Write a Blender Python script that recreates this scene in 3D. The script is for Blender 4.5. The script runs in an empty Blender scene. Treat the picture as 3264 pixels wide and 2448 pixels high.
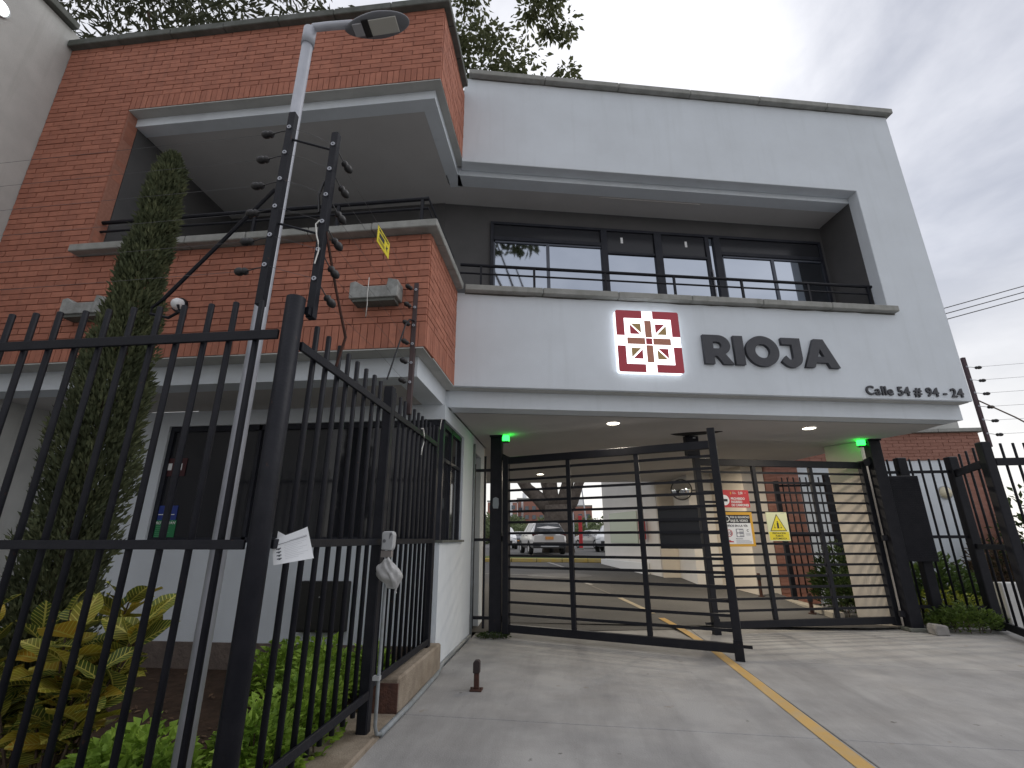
import bpy, bmesh, math, random
from mathutils import Vector, Matrix
R = math.radians
rnd = random.Random(7)
scene = bpy.context.scene
col = scene.collection

# ------------------------------------------------------------------ camera
cam_d = bpy.data.cameras.new('camera'); cam = bpy.data.objects.new('camera', cam_d); col.objects.link(cam)
cam_d.sensor_fit = 'HORIZONTAL'; cam_d.sensor_width = 36.0; cam_d.lens = 36.0 * 1528.77 / 3264.0
cam_d.clip_start = 0.05; cam_d.clip_end = 3000
cam.location = (0, 0, 1.25); cam.rotation_mode = 'XYZ'
PITCH, YAW, ROLL = R(17.858), R(6.080), R(-0.097)
cam.matrix_world = (Matrix.Translation((0, 0, 1.25)) @ Matrix.Rotation(YAW, 4, 'Z') @ Matrix.Rotation(R(90) + PITCH, 4, 'X') @ Matrix.Rotation(ROLL, 4, 'Z'))
scene.camera = cam

# ------------------------------------------------------------------ world, sun, exposure
SUN_EL, SUN_AZ = R(46), R(104)          # azimuth measured from -Y (behind the viewer) towards +X
world = bpy.data.worlds.new('World'); scene.world = world; world.use_nodes = True
wn, wl = world.node_tree.nodes, world.node_tree.links
for n_ in list(wn): wn.remove(n_)
def N(nodes, kind, **kw):
    n_ = nodes.new(kind)
    for k, v in kw.items(): setattr(n_, k, v)
    return n_
wo = N(wn, 'ShaderNodeOutputWorld'); wmix = N(wn, 'ShaderNodeMixShader'); bg1 = N(wn, 'ShaderNodeBackground'); bg2 = N(wn, 'ShaderNodeBackground')
sky = N(wn, 'ShaderNodeTexSky'); sky.sky_type = 'NISHITA'; sky.sun_disc = False; sky.sun_elevation = SUN_EL; sky.sun_rotation = R(180) - SUN_AZ
tcw = N(wn, 'ShaderNodeTexCoord'); mpw = N(wn, 'ShaderNodeMapping'); mpw.inputs['Scale'].default_value = (1.0, 1.0, 1.8); mpw.inputs['Location'].default_value = (1.665, .334, .291)
nz1 = N(wn, 'ShaderNodeTexNoise'); nz1.inputs['Scale'].default_value = 1.9; nz1.inputs['Detail'].default_value = 7; nz1.inputs['Roughness'].default_value = 0.56; nz1.inputs['Distortion'].default_value = 0.35
rmp = N(wn, 'ShaderNodeValToRGB')
rmp.color_ramp.elements[0].position = 0.32; rmp.color_ramp.elements[0].color = (0.44, 0.46, 0.525, 1)
rmp.color_ramp.elements[1].position = 0.66; rmp.color_ramp.elements[1].color = (0.93, 0.93, 0.965, 1)
sepw = N(wn, 'ShaderNodeSeparateXYZ'); mrw = N(wn, 'ShaderNodeMapRange'); mrw.inputs['From Min'].default_value = 0.0; mrw.inputs['From Max'].default_value = 0.42; mrw.inputs['To Min'].default_value = 1.0; mrw.inputs['To Max'].default_value = 0.0
mxw = N(wn, 'ShaderNodeMix', data_type='RGBA'); mxw.inputs[7].default_value = (1.0, 0.955, 0.87, 1)
mulw = N(wn, 'ShaderNodeMath', operation='MULTIPLY'); mulw.inputs[1].default_value = 0.75
wl.new(tcw.outputs['Generated'], mpw.inputs['Vector']); wl.new(mpw.outputs[0], nz1.inputs['Vector']); wl.new(nz1.outputs['Fac'], rmp.inputs[0])
wl.new(tcw.outputs['Generated'], sepw.inputs[0]); wl.new(sepw.outputs['Z'], mrw.inputs['Value']); wl.new(mrw.outputs[0], mulw.inputs[0]); wl.new(mulw.outputs[0], mxw.inputs['Factor'])
wl.new(rmp.outputs[0], mxw.inputs[6]); wl.new(mxw.outputs[2], bg2.inputs['Color']); bg2.inputs['Strength'].default_value = 1.04
wl.new(sky.outputs[0], bg1.inputs['Color']); bg1.inputs['Strength'].default_value = 0.10
wmix.inputs[0].default_value = 0.90
wl.new(bg1.outputs[0], wmix.inputs[1]); wl.new(bg2.outputs[0], wmix.inputs[2]); wl.new(wmix.outputs[0], wo.inputs['Surface'])
sun_d = bpy.data.lights.new('sun', 'SUN'); sun = bpy.data.objects.new('sun', sun_d); col.objects.link(sun)
sun_d.energy = 0.55; sun_d.angle = R(28); sun_d.color = (1.0, 0.975, 0.95)
sdir = Vector((math.sin(SUN_AZ) * math.cos(SUN_EL), -math.cos(SUN_AZ) * math.cos(SUN_EL), math.sin(SUN_EL)))
sun.rotation_euler = sdir.to_track_quat('Z', 'Y').to_euler(); sun.location = sdir * 60
vs = scene.view_settings; vs.view_transform = 'Standard'; vs.look = 'None'; vs.exposure = 0.30; vs.gamma = 1.0; vs.use_curve_mapping = False
scene.cycles.max_bounces = 8; scene.cycles.transparent_max_bounces = 12
scene.cycles.use_denoising = True

# ------------------------------------------------------------------ materials
MATS = {}
def mat(name, color=(.5, .5, .5), rough=.6, metal=0.0, spec=.5, var=None, vscale=6.0, vdetail=6, bump=0.0, bscale=60.0, emit=None, estr=0.0,
        rand=None, streak=None, vpow=(.35, .7), trans=0.0, coat=0.0, spots=None, tracks=None):
    """procedural Principled material: var = second colour mixed in by noise, rand = colour mixed in per object/island, streak = colour of vertical stains"""
    if name in MATS: return MATS[name]
    m = bpy.data.materials.new(name); m.use_nodes = True; MATS[name] = m
    ns, ls = m.node_tree.nodes, m.node_tree.links
    b = ns['Principled BSDF']; b.inputs['Roughness'].default_value = rough; b.inputs['Metallic'].default_value = metal; b.inputs['Specular IOR Level'].default_value = spec
    b.inputs['Base Color'].default_value = (*color, 1); b.inputs['Coat Weight'].default_value = coat
    tc = N(ns, 'ShaderNodeTexCoord'); geo = N(ns, 'ShaderNodeNewGeometry')
    src = None
    def mixc(a, bcol, fac):
        x = N(ns, 'ShaderNodeMix', data_type='RGBA'); ls.new(fac, x.inputs['Factor'])
        if a is None: x.inputs[6].default_value = (*color, 1)
        else: ls.new(a, x.inputs[6])
        x.inputs[7].default_value = (*bcol, 1); return x.outputs[2]
    if rand is not None:
        oi = N(ns, 'ShaderNodeObjectInfo'); ad = N(ns, 'ShaderNodeMath', operation='ADD'); fr = N(ns, 'ShaderNodeMath', operation='FRACT')
        ls.new(oi.outputs['Random'], ad.inputs[0]); ls.new(geo.outputs['Random Per Island'], ad.inputs[1]); ls.new(ad.outputs[0], fr.inputs[0])
        src = mixc(src, rand, fr.outputs[0])
    if var is not None:
        nz = N(ns, 'ShaderNodeTexNoise'); nz.inputs['Scale'].default_value = vscale; nz.inputs['Detail'].default_value = vdetail; nz.inputs['Roughness'].default_value = .62
        ls.new(geo.outputs['Position'], nz.inputs['Vector'])
        mr = N(ns, 'ShaderNodeMapRange'); mr.inputs['From Min'].default_value = vpow[0]; mr.inputs['From Max'].default_value = vpow[1]
        ls.new(nz.outputs['Fac'], mr.inputs['Value']); src = mixc(src, var, mr.outputs[0])
    if streak is not None:
        mp = N(ns, 'ShaderNodeMapping'); mp.inputs['Scale'].default_value = (7, 7, .55); nz = N(ns, 'ShaderNodeTexNoise'); nz.inputs['Scale'].default_value = 1.4; nz.inputs['Detail'].default_value = 8
        ls.new(geo.outputs['Position'], mp.inputs['Vector']); ls.new(mp.outputs[0], nz.inputs['Vector'])
        mr = N(ns, 'ShaderNodeMapRange'); mr.inputs['From Min'].default_value = .55; mr.inputs['From Max'].default_value = .85; mr.inputs['To Max'].default_value = .55
        ls.new(nz.outputs['Fac'], mr.inputs['Value']); src = mixc(src, streak, mr.outputs[0])
    if tracks is not None:
        mp = N(ns, 'ShaderNodeMapping'); mp.inputs['Scale'].default_value = (1.5, .22, 1); nz = N(ns, 'ShaderNodeTexNoise'); nz.inputs['Scale'].default_value = 1.0; nz.inputs['Detail'].default_value = 7; nz.inputs['Roughness'].default_value = .65
        ls.new(geo.outputs['Position'], mp.inputs['Vector']); ls.new(mp.outputs[0], nz.inputs['Vector'])
        mr = N(ns, 'ShaderNodeMapRange'); mr.inputs['From Min'].default_value = .47; mr.inputs['From Max'].default_value = .72; mr.inputs['To Max'].default_value = .75
        ls.new(nz.outputs['Fac'], mr.inputs['Value']); src = mixc(src, tracks, mr.outputs[0])
    for sc_, thr, cl_ in (spots or ()):
        nz = N(ns, 'ShaderNodeTexNoise'); nz.inputs['Scale'].default_value = sc_; nz.inputs['Detail'].default_value = 3; ls.new(geo.outputs['Position'], nz.inputs['Vector'])
        mr = N(ns, 'ShaderNodeMapRange'); mr.inputs['From Min'].default_value = thr; mr.inputs['From Max'].default_value = thr + .05; mr.inputs['To Max'].default_value = .8
        ls.new(nz.outputs['Fac'], mr.inputs['Value']); src = mixc(src, cl_, mr.outputs[0])
    if src is not None: ls.new(src, b.inputs['Base Color'])
    if bump:
        nz = N(ns, 'ShaderNodeTexNoise'); nz.inputs['Scale'].default_value = bscale; nz.inputs['Detail'].default_value = 4
        ls.new(geo.outputs['Position'], nz.inputs['Vector'])
        bp = N(ns, 'ShaderNodeBump'); bp.inputs['Strength'].default_value = bump; bp.inputs['Distance'].default_value = .01
        ls.new(nz.outputs['Fac'], bp.inputs['Height']); ls.new(bp.outputs[0], b.inputs['Normal'])
    if emit is not None:
        b.inputs['Emission Color'].default_value = (*emit, 1); b.inputs['Emission Strength'].default_value = estr
    if trans:
        tr = N(ns, 'ShaderNodeBsdfTranslucent'); mx = N(ns, 'ShaderNodeMixShader'); mx.inputs[0].default_value = trans
        if src is not None: ls.new(src, tr.inputs['Color'])
        else: tr.inputs['Color'].default_value = (*color, 1)
        out = ns['Material Output']; ls.new(b.outputs[0], mx.inputs[1]); ls.new(tr.outputs[0], mx.inputs[2]); ls.new(mx.outputs[0], out.inputs['Surface'])
    return m

STUCCO = mat('white stucco', (.665, .71, .757), .9, spec=.2, var=(.61, .65, .69), vscale=1.3, bump=.35, bscale=170, streak=(.56, .60, .63), spots=((.9, .70, (.575, .61, .645)), (45.0, .76, (.48, .50, .51))))
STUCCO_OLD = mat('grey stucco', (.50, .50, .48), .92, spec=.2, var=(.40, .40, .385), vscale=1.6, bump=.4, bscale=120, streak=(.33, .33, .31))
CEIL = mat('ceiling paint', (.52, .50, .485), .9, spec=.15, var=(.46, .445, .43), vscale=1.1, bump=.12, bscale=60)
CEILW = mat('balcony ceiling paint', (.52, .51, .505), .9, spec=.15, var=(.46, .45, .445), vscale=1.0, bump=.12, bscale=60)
DARKWALL = mat('charcoal wall paint', (.105, .103, .105), .85, spec=.2, var=(.085, .084, .086), vscale=2, bump=.2, bscale=120)
BRICK = mat('red brick', (.465, .195, .132), .85, spec=.2, rand=(.37, .150, .102), var=(.30, .128, .092), vscale=9, bump=.5, bscale=220, vpow=(.45, .85), streak=(.24, .112, .084), spots=((1.6, .68, (.27, .118, .088)),))
BRICK_R = mat('pale red brick', (.36, .185, .145), .85, spec=.2, rand=(.30, .15, .115), var=(.27, .135, .105), vscale=7, bump=.4, bscale=200, vpow=(.45, .85))
MORTAR = mat('brick mortar', (.42, .205, .150), .95, spec=.1, var=(.33, .155, .115), vscale=30, bump=.5, bscale=200)
CONC = mat('precast concrete', (.34, .34, .325), .9, spec=.2, var=(.24, .245, .225), vscale=5, bump=.5, bscale=90, streak=(.16, .165, .14))
CONC_D = mat('mossy dark coping', (.15, .155, .145), .92, spec=.2, var=(.09, .098, .085), vscale=6, bump=.5, bscale=90)
DRIVE = mat('driveway concrete', (.345, .340, .335), .82, spec=.25, var=(.215, .21, .208), vscale=1.7, vdetail=10, bump=.35, bscale=90, vpow=(.38, .80), tracks=(.17, .165, .165), spots=((9.0, .715, (.10, .095, .09)), (3.2, .70, (.22, .175, .13)), (38.0, .735, (.12, .11, .10))))
TAN = mat('tan rendered wall', (.30, .255, .205), .92, spec=.15, var=(.185, .15, .115), vscale=6, bump=.5, bscale=90)
ASPH = mat('asphalt', (.085, .083, .082), .85, spec=.3, var=(.115, .112, .108), vscale=.7, vdetail=8, bump=.5, bscale=160)
SOIL = mat('garden soil', (.050, .035, .026), .98, spec=.1, var=(.085, .055, .040), vscale=9, bump=1.0, bscale=30)
GRASS = mat('lot grass', (.085, .115, .035), .95, spec=.1, var=(.13, .13, .05), vscale=3, bump=.8, bscale=50)
YELP = mat('worn yellow road paint', (.50, .325, .12), .8, spec=.2, var=(.42, .33, .21), vscale=5, bump=.2, bscale=90, vpow=(.45, .75))
WHTP = mat('worn white road paint', (.42, .41, .40), .85, spec=.2, var=(.22, .215, .21), vscale=5)
METAL = mat('black painted steel', (.0065, .0072, .0115), .50, spec=.22, var=(.0125, .013, .018), vscale=9, bump=.18, bscale=60, spots=((26.0, .70, (.045, .022, .016)), (70.0, .74, (.03, .028, .027))))
METAL_G = mat('charcoal gate steel', (.0090, .0098, .0150), .50, spec=.24, var=(.015, .0155, .0195), vscale=9, bump=.14, bscale=60, spots=((22.0, .70, (.045, .03, .024)), (70.0, .74, (.04, .037, .034))))
RUST = mat('rusty steel', (.075, .030, .022), .75, spec=.3, var=(.035, .022, .018), vscale=25, bump=.4, bscale=100)
GALV = mat('galvanised steel', (.42, .435, .48), .45, metal=.2, var=(.35, .365, .405), vscale=7)
GREYP = mat('grey plastic', (.42, .43, .44), .5, spec=.4, var=(.36, .37, .38), vscale=20)
BLKP = mat('black plastic', (.012, .011, .012), .45, spec=.5)
WIRE = mat('fence wire', (.16, .16, .17), .45, metal=.8)
WIREW = mat('white cable', (.62, .61, .58), .6)
PVC = mat('grey pvc conduit', (.24, .265, .285), .5, spec=.4, var=(.18, .19, .19), vscale=14)
GLASS = mat('mirror tinted glass', (.37, .405, .46), .03, metal=1.0)
GLASS_T = mat('dark transom glass', (.030, .031, .036), .15, spec=.25)
GLASS_D = mat('dark booth glass', (.020, .021, .026), .06, spec=.35)
FRAME = mat('dark window frame', (.014, .016, .024), .45, spec=.25, var=(.028, .03, .04), vscale=6)
FRAME_L = mat('aluminium frame', (.085, .095, .12), .4, metal=.3)
WHITE = mat('white sheet', (.80, .81, .82), .6)
PAPER = mat('printed paper', (.88, .90, .93), .7, trans=.12)
INK = mat('black ink', (.02, .02, .025), .7)
INKG = mat('grey ink', (.30, .31, .34), .7)
INKS = mat('slate ink', (.10, .11, .13), .7)
LETTER = mat('slate raised letters', (.055, .057, .066), .55, spec=.35, var=(.045, .047, .056), vscale=8)
RED = mat('red sign sheet', (.50, .035, .042), .5)
LRED = mat('red acrylic', (.42, .030, .050), .35, spec=.5)
LGOLD = mat('gold acrylic', (.40, .27, .10), .4)
LORG = mat('terracotta acrylic', (.46, .19, .12), .4)
LWHT = mat('backlit white acrylic', (.85, .87, .90), .4, emit=(.92, .95, 1.0), estr=1.5)
SIGNY = mat('yellow sign sheet', (.72, .60, .03), .5)
SIGNC = mat('cream sign sheet', (.66, .68, .44), .5)
SIGNO = mat('amber sign frame', (.66, .36, .03), .5)
LAMPW = mat('lit warm downlight', (.9, .88, .8), .4, emit=(1.0, .92, .76), estr=14)
LAMPG = mat('lit green signal', (.02, .5, .06), .3, emit=(.02, 1.0, .06), estr=5.0)
LAMPC = mat('unlit street lamp lens', (.46, .45, .41), .25, spec=.5)
BEIGE = mat('beige painted wall', (.70, .635, .55), .9, spec=.15, var=(.63, .57, .495), vscale=1.2, bump=.2, bscale=100)
BEIGE_W = mat('off white painted wall', (.78, .76, .735), .9, spec=.15, var=(.71, .69, .665), vscale=1.2, bump=.2, bscale=100)
BARK = mat('grey bark', (.13, .11, .095), .95, spec=.1, var=(.07, .058, .05), vscale=5, bump=1.0, bscale=18)
BARK_D = mat('brown bark', (.065, .045, .033), .95, spec=.1, var=(.10, .075, .055), vscale=12, bump=1.0, bscale=30)
LEAF_C = mat('cypress foliage', (.095, .115, .060), .8, spec=.2, rand=(.15, .16, .08), var=(.052, .064, .036), vscale=5, trans=.15)
LEAF_H = mat('lime ground cover leaves', (.26, .41, .055), .6, spec=.3, rand=(.40, .55, .085), var=(.14, .25, .04), vscale=5, trans=.3)
LEAF_D = mat('dark shrub leaves', (.040, .075, .022), .65, spec=.3, rand=(.085, .125, .03), var=(.03, .05, .018), vscale=5, trans=.25)
LEAF_T = mat('tree crown leaves', (.085, .098, .046), .7, spec=.25, rand=(.13, .14, .065), trans=.4)
LEAF_F = mat('haze paled far leaves', (.12, .155, .08), .8, spec=.15, rand=(.18, .21, .11), trans=.2)  # leaf colour lightened to stand in for distance haze
TYRE = mat('tyre rubber', (.015, .015, .015), .85); RIM = mat('alloy rim', (.42, .42, .43), .35, metal=.7)
CARGLASS = mat('car glass', (.025, .028, .032), .06, spec=.6); TAIL = mat('tail lamp red', (.09, .012, .014), .25, spec=.6); HEADL = mat('headlamp clear', (.55, .57, .6), .15, spec=.7)
PLATE = mat('amber number plate', (.55, .24, .06), .5); CLAD = mat('car cladding', (.03, .03, .032), .6)

def croton_mat():
    m = bpy.data.materials.new('variegated croton leaf'); m.use_nodes = True; ns, ls = m.node_tree.nodes, m.node_tree.links
    b = ns['Principled BSDF']; b.inputs['Roughness'].default_value = .45; b.inputs['Specular IOR Level'].default_value = .35
    tc = N(ns, 'ShaderNodeTexCoord'); sp = N(ns, 'ShaderNodeSeparateXYZ'); ls.new(tc.outputs['Object'], sp.inputs[0])
    ab = N(ns, 'ShaderNodeMath', operation='ABSOLUTE'); ls.new(sp.outputs['X'], ab.inputs[0])
    k = N(ns, 'ShaderNodeMath', operation='MULTIPLY'); ls.new(ab.outputs[0], k.inputs[0]); k.inputs[1].default_value = .8
    sb = N(ns, 'ShaderNodeMath', operation='SUBTRACT'); ls.new(sp.outputs['Y'], sb.inputs[0]); ls.new(k.outputs[0], sb.inputs[1])
    ml = N(ns, 'ShaderNodeMath', operation='MULTIPLY'); ls.new(sb.outputs[0], ml.inputs[0]); ml.inputs[1].default_value = 62
    fr = N(ns, 'ShaderNodeMath', operation='FRACT'); ls.new(ml.outputs[0], fr.inputs[0])
    lt = N(ns, 'ShaderNodeMath', operation='LESS_THAN'); ls.new(fr.outputs[0], lt.inputs[0]); lt.inputs[1].default_value = .20
    l2 = N(ns, 'ShaderNodeMath', operation='LESS_THAN'); ls.new(ab.outputs[0], l2.inputs[0]); l2.inputs[1].default_value = .0032
    mx = N(ns, 'ShaderNodeMath', operation='MAXIMUM'); ls.new(lt.outputs[0], mx.inputs[0]); ls.new(l2.outputs[0], mx.inputs[1])
    oi = N(ns, 'ShaderNodeObjectInfo'); rp = N(ns, 'ShaderNodeValToRGB'); ls.new(oi.outputs['Random'], rp.inputs[0])
    e = rp.color_ramp.elements; e[0].position = 0; e[0].color = (.075, .125, .034, 1); e[1].position = 1; e[1].color = (.62, .36, .04, 1)
    for ps, c in ((.45, (.13, .18, .036, 1)), (.68, (.30, .29, .04, 1)), (.86, (.52, .40, .04, 1))): x = e.new(ps); x.color = c
    nz = N(ns, 'ShaderNodeTexNoise'); nz.inputs['Scale'].default_value = 22; ls.new(tc.outputs['Object'], nz.inputs['Vector'])
    m0 = N(ns, 'ShaderNodeMix', data_type='RGBA'); m0.blend_type = 'MULTIPLY'; m0.inputs['Factor'].default_value = .6; ls.new(rp.outputs[0], m0.inputs[6]); ls.new(nz.outputs['Color'], m0.inputs[7])
    mc = N(ns, 'ShaderNodeMix', data_type='RGBA'); ls.new(mx.outputs[0], mc.inputs['Factor']); ls.new(m0.outputs[2], mc.inputs[6]); mc.inputs[7].default_value = (.50, .46, .11, 1)
    ls.new(mc.outputs[2], b.inputs['Base Color'])
    tr = N(ns, 'ShaderNodeBsdfTranslucent'); ls.new(mc.outputs[2], tr.inputs['Color']); ms = N(ns, 'ShaderNodeMixShader'); ms.inputs[0].default_value = .25
    ls.new(b.outputs[0], ms.inputs[1]); ls.new(tr.outputs[0], ms.inputs[2]); ls.new(ms.outputs[0], ns['Material Output'].inputs['Surface'])
    return m
CROTON = croton_mat()

# ------------------------------------------------------------------ helpers
class MB:
    """collects shapes; build() links them as one mesh object"""
    def __init__(s): s.v = []; s.f = []
    def add(s, vs_, fs): o = len(s.v); s.v += [tuple(p) for p in vs_]; s.f += [tuple(i + o for i in f) for f in fs]; return s
    def box(s, x0, x1, y0, y1, z0, z1):
        return s.add([(x0,y0,z0),(x1,y0,z0),(x1,y1,z0),(x0,y1,z0),(x0,y0,z1),(x1,y0,z1),(x1,y1,z1),(x0,y1,z1)],
                     [(3,2,1,0),(4,5,6,7),(0,1,5,4),(1,2,6,5),(2,3,7,6),(3,0,4,7)])
    def prism(s, poly, z0, z1, axis='z'):
        n = len(poly)
        def P(a, b, h): return (a, b, h) if axis == 'z' else (a, h, b)      # axis 'y': poly in XZ extruded along Y
        vs_ = [P(a, b, z0) for a, b in poly] + [P(a, b, z1) for a, b in poly]
        fs = [tuple(range(n - 1, -1, -1)), tuple(range(n, 2 * n))] + [(i, (i + 1) % n, n + (i + 1) % n, n + i) for i in range(n)]
        if axis == 'y': fs = [f[::-1] for f in fs]
        return s.add(vs_, fs)
    def tube(s, pts, r, n=8, cap=True):
        pts = [Vector(p) for p in pts]; rs = r if isinstance(r, (list, tuple)) else [r] * len(pts); o = len(s.v); up = None
        for i, p in enumerate(pts):
            t = (pts[min(i + 1, len(pts) - 1)] - pts[max(i - 1, 0)]).normalized()
            if up is None: up = Vector((0, 0, 1)) if abs(t.z) < .9 else Vector((0, 1, 0))
            a = t.cross(up).normalized(); b = t.cross(a).normalized(); up = -b if False else up
            if a.length < .5: a = t.orthogonal().normalized(); b = t.cross(a)
            for k in range(n):
                q = p + (a * math.cos(2 * math.pi * k / n) + b * math.sin(2 * math.pi * k / n)) * rs[i]; s.v.append(tuple(q))
        for i in range(len(pts) - 1):
            for k in range(n): s.f.append((o + i*n + k, o + i*n + (k+1) % n, o + (i+1)*n + (k+1) % n, o + (i+1)*n + k))
        if cap: s.f.append(tuple(o + k for k in range(n))[::-1]); s.f.append(tuple(o + (len(pts)-1)*n + k for k in range(n)))
        return s
    def lathe(s, prof, c=(0, 0, 0), n=20, axis='z', a0=0, a1=2*math.pi):
        o = len(s.v); m = len(prof); full = abs(a1 - a0 - 2*math.pi) < 1e-6; nn = n if full else n + 1
        for k in range(nn):
            a = a0 + (a1 - a0) * k / n; ca, sa = math.cos(a), math.sin(a)
            for r, h in prof:
                p = {'z': (r*ca, r*sa, h), 'y': (r*ca, h, r*sa), 'x': (h, r*ca, r*sa)}[axis]; s.v.append((p[0]+c[0], p[1]+c[1], p[2]+c[2]))
        for k in range(n if full else n):
            k2 = (k + 1) % nn
            for i in range(m - 1): s.f.append((o + k*m + i, o + k2*m + i, o + k2*m + i + 1, o + k*m + i + 1))
        return s
    def quad(s, a, b, c, d): return s.add([a, b, c, d], [(0, 1, 2, 3)])
    def mesh(s, name, bevel=0.0, smooth=False, recalc=True):
        me = bpy.data.meshes.new(name); me.from_pydata(s.v, [], s.f)
        if bevel or recalc:
            bm = bmesh.new(); bm.from_mesh(me)
            if recalc: bmesh.ops.recalc_face_normals(bm, faces=bm.faces)
            if bevel: bmesh.ops.bevel(bm, geom=[e for e in bm.edges if e.is_manifold and e.calc_face_angle(0) > .5], offset=bevel, segments=1, affect='EDGES', clamp_overlap=True)
            bm.to_mesh(me); bm.free()
        if smooth: me.polygons.foreach_set('use_smooth', [True] * len(me.polygons))
        return me
    def build(s, name, m, parent=None, bevel=0.0, smooth=False, loc=None, rot=None, recalc=True):
        return link(name, s.mesh(name, bevel, smooth, recalc), m, parent, loc, rot)

def link(name, me, m, parent=None, loc=None, rot=None):
    if m is not None and not me.materials: me.materials.append(m)
    o = bpy.data.objects.new(name, me); col.objects.link(o); o.parent = parent
    if loc is not None: o.location = loc
    if rot is not None: o.rotation_euler = rot
    return o
def tag(o, label=None, cat=None, group=None, kind=None):
    if label: o['label'] = label
    if cat: o['category'] = cat
    if group: o['group'] = group
    if kind: o['kind'] = kind
    return o
def thing(name, label, cat, loc=(0, 0, 0), rz=0.0, group=None):
    o = bpy.data.objects.new(name, None); col.objects.link(o); o.location = loc; o.rotation_euler = (0, 0, rz); o.empty_display_size = .1
    return tag(o, label, cat, group)
_bc = {}
def bar(name, m, parent, x0, x1, y0, y1, z0, z1, bevel=.0, rot=None):
    """axis-aligned box part whose mesh is shared between pieces of the same size"""
    d = (round(x1 - x0, 4), round(y1 - y0, 4), round(z1 - z0, 4), bevel, m.name)
    if d not in _bc:
        me = MB().box(-d[0]/2, d[0]/2, -d[1]/2, d[1]/2, -d[2]/2, d[2]/2).mesh(name, bevel); me.materials.append(m); _bc[d] = me
    return link(name, _bc[d], None, parent, ((x0 + x1)/2, (y0 + y1)/2, (z0 + z1)/2), rot)
def text(name, body, size, m, parent, loc, rot=(math.pi/2, 0, 0), extrude=.0008, bold=0.0, align='LEFT', sx=1.0, spacing=1.0, shear=0.0):
    cu = bpy.data.curves.new(name, 'FONT'); cu.body = body; cu.size = size; cu.extrude = extrude; cu.offset = bold; cu.align_x = align; cu.space_character = spacing; cu.shear = shear
    cu.resolution_u = 4
    o = bpy.data.objects.new(name + '_src', cu); col.objects.link(o)
    dg = bpy.context.evaluated_depsgraph_get(); me = bpy.data.meshes.new_from_object(o.evaluated_get(dg)); bpy.data.objects.remove(o); bpy.data.curves.remove(cu)
    me.materials.clear(); me.name = name
    q = link(name, me, m, parent, loc, rot); q.scale = (sx, 1, 1); return q
def circ(r, n=20, cx=0, cy=0): return [(cx + r*math.cos(2*math.pi*i/n), cy + r*math.sin(2*math.pi*i/n)) for i in range(n)]
AL = R(12.049); PW = (-1.241, 5.204, 0.0)
def gz(Y): return max(0.0, min(.5, (Y - 7.2) * .05))
def fac(u, v): return (PW[0] + u*math.cos(AL) - v*math.sin(AL), PW[1] + u*math.sin(AL) + v*math.cos(AL))

# ================================================================== the setting
def struct(o): return tag(o, kind='structure')
struct(MB().add([(-900,-900,-.10),(900,-900,-.10),(900,1200,-.10),(-900,1200,-.10)], [(0,1,2,3)]).build('ground', ASPH, recalc=False))
# concrete driveway in cast slabs, with open joints between them
drv = struct(MB().box(-1.75, 6.9, -6.0, 7.6, -.095, -.045).build('driveway', mat('joint dirt', (.06, .055, .05), .95)))
def slab(poly):
    cx = sum(p_[0] for p_ in poly)/len(poly); cy = sum(p_[1] for p_ in poly)/len(poly)
    o = MB().prism([(x - cx, y - cy) for x, y in poly], -.05, 0.0).build('slab', DRIVE, drv, bevel=.004); o.location = (cx, cy, 0); return o
g_ = .004
def jy(x, y0): return y0 - .06 * (x + 1.2)
for xa, xb in ((-1.30, 1.735), (1.735, 6.85)):
    rows = [(-5.9, -2.2), (-2.2, 1.6), (1.6, 4.06), (4.06, 7.35)] if xa < 0 else [(-5.9, -2.2), (-2.2, 1.6), (1.6, 4.06), (4.06, 6.18), (6.18, 7.35)]
    for ya, yb in rows:
        A_ = (lambda x, y0=ya: jy(x, y0)) if ya > -5 else (lambda x: -5.9); B_ = (lambda x, y0=yb: jy(x, y0)) if yb < 7 else (lambda x: 7.35 + .18*(x + 1.2))
        slab([(xa + g_, A_(xa) + g_), (xb - g_, A_(xb) + g_), (xb - g_, B_(xb) - g_), (xa + g_, B_(xa) - g_)])
# strip of concrete and asphalt rising into the car park, the lot behind
lot = MB(); ys = [7.36, 8, 9, 10, 11, 12, 13, 14, 15, 16, 17.2, 120]
def gl(y): return gz(y) - .004
rows_ = []
for y in ys:
    xl, xr = (-46, 4.22 if y < 17 else 46); rows_.append([(xl, y + (0 if y > 8 else 0), gl(y)), (-1.3, y, gl(y)), (xr if y > 7.5 else 6.85, y + (.0 if y > 7.5 else 1.4), gl(y))])
for i in range(len(rows_) - 1):
    for k in range(2): lot.quad(rows_[i][k], rows_[i][k+1], rows_[i+1][k+1], rows_[i+1][k])
struct(lot.build('parking_lot', ASPH))
struct(MB().box(4.22, 30, 7.35, 17.2, -.09, -.02).build('side_yard', mat('side yard paving', (.30, .285, .26), .9, var=(.22, .21, .19), vscale=3)))
struct(MB().box(4.05, 4.22, 8.6, 17.2, -.05, .16).build('side_kerb', mat('yard kerb', (.42, .38, .32), .9, var=(.33, .30, .25), vscale=4), bevel=.01))
struct(MB().box(-6.2, -1.42, 2.05, 5.3, -.095, -.02).build('garden_bed', SOIL))
struct(MB().box(-30, -1.32, -6, 2.05, -.095, -.01).build('pavement', DRIVE))
struct(MB().box(6.87, 30, -6, 7.3, -.095, -.015).build('side_pavement', DRIVE))
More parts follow.
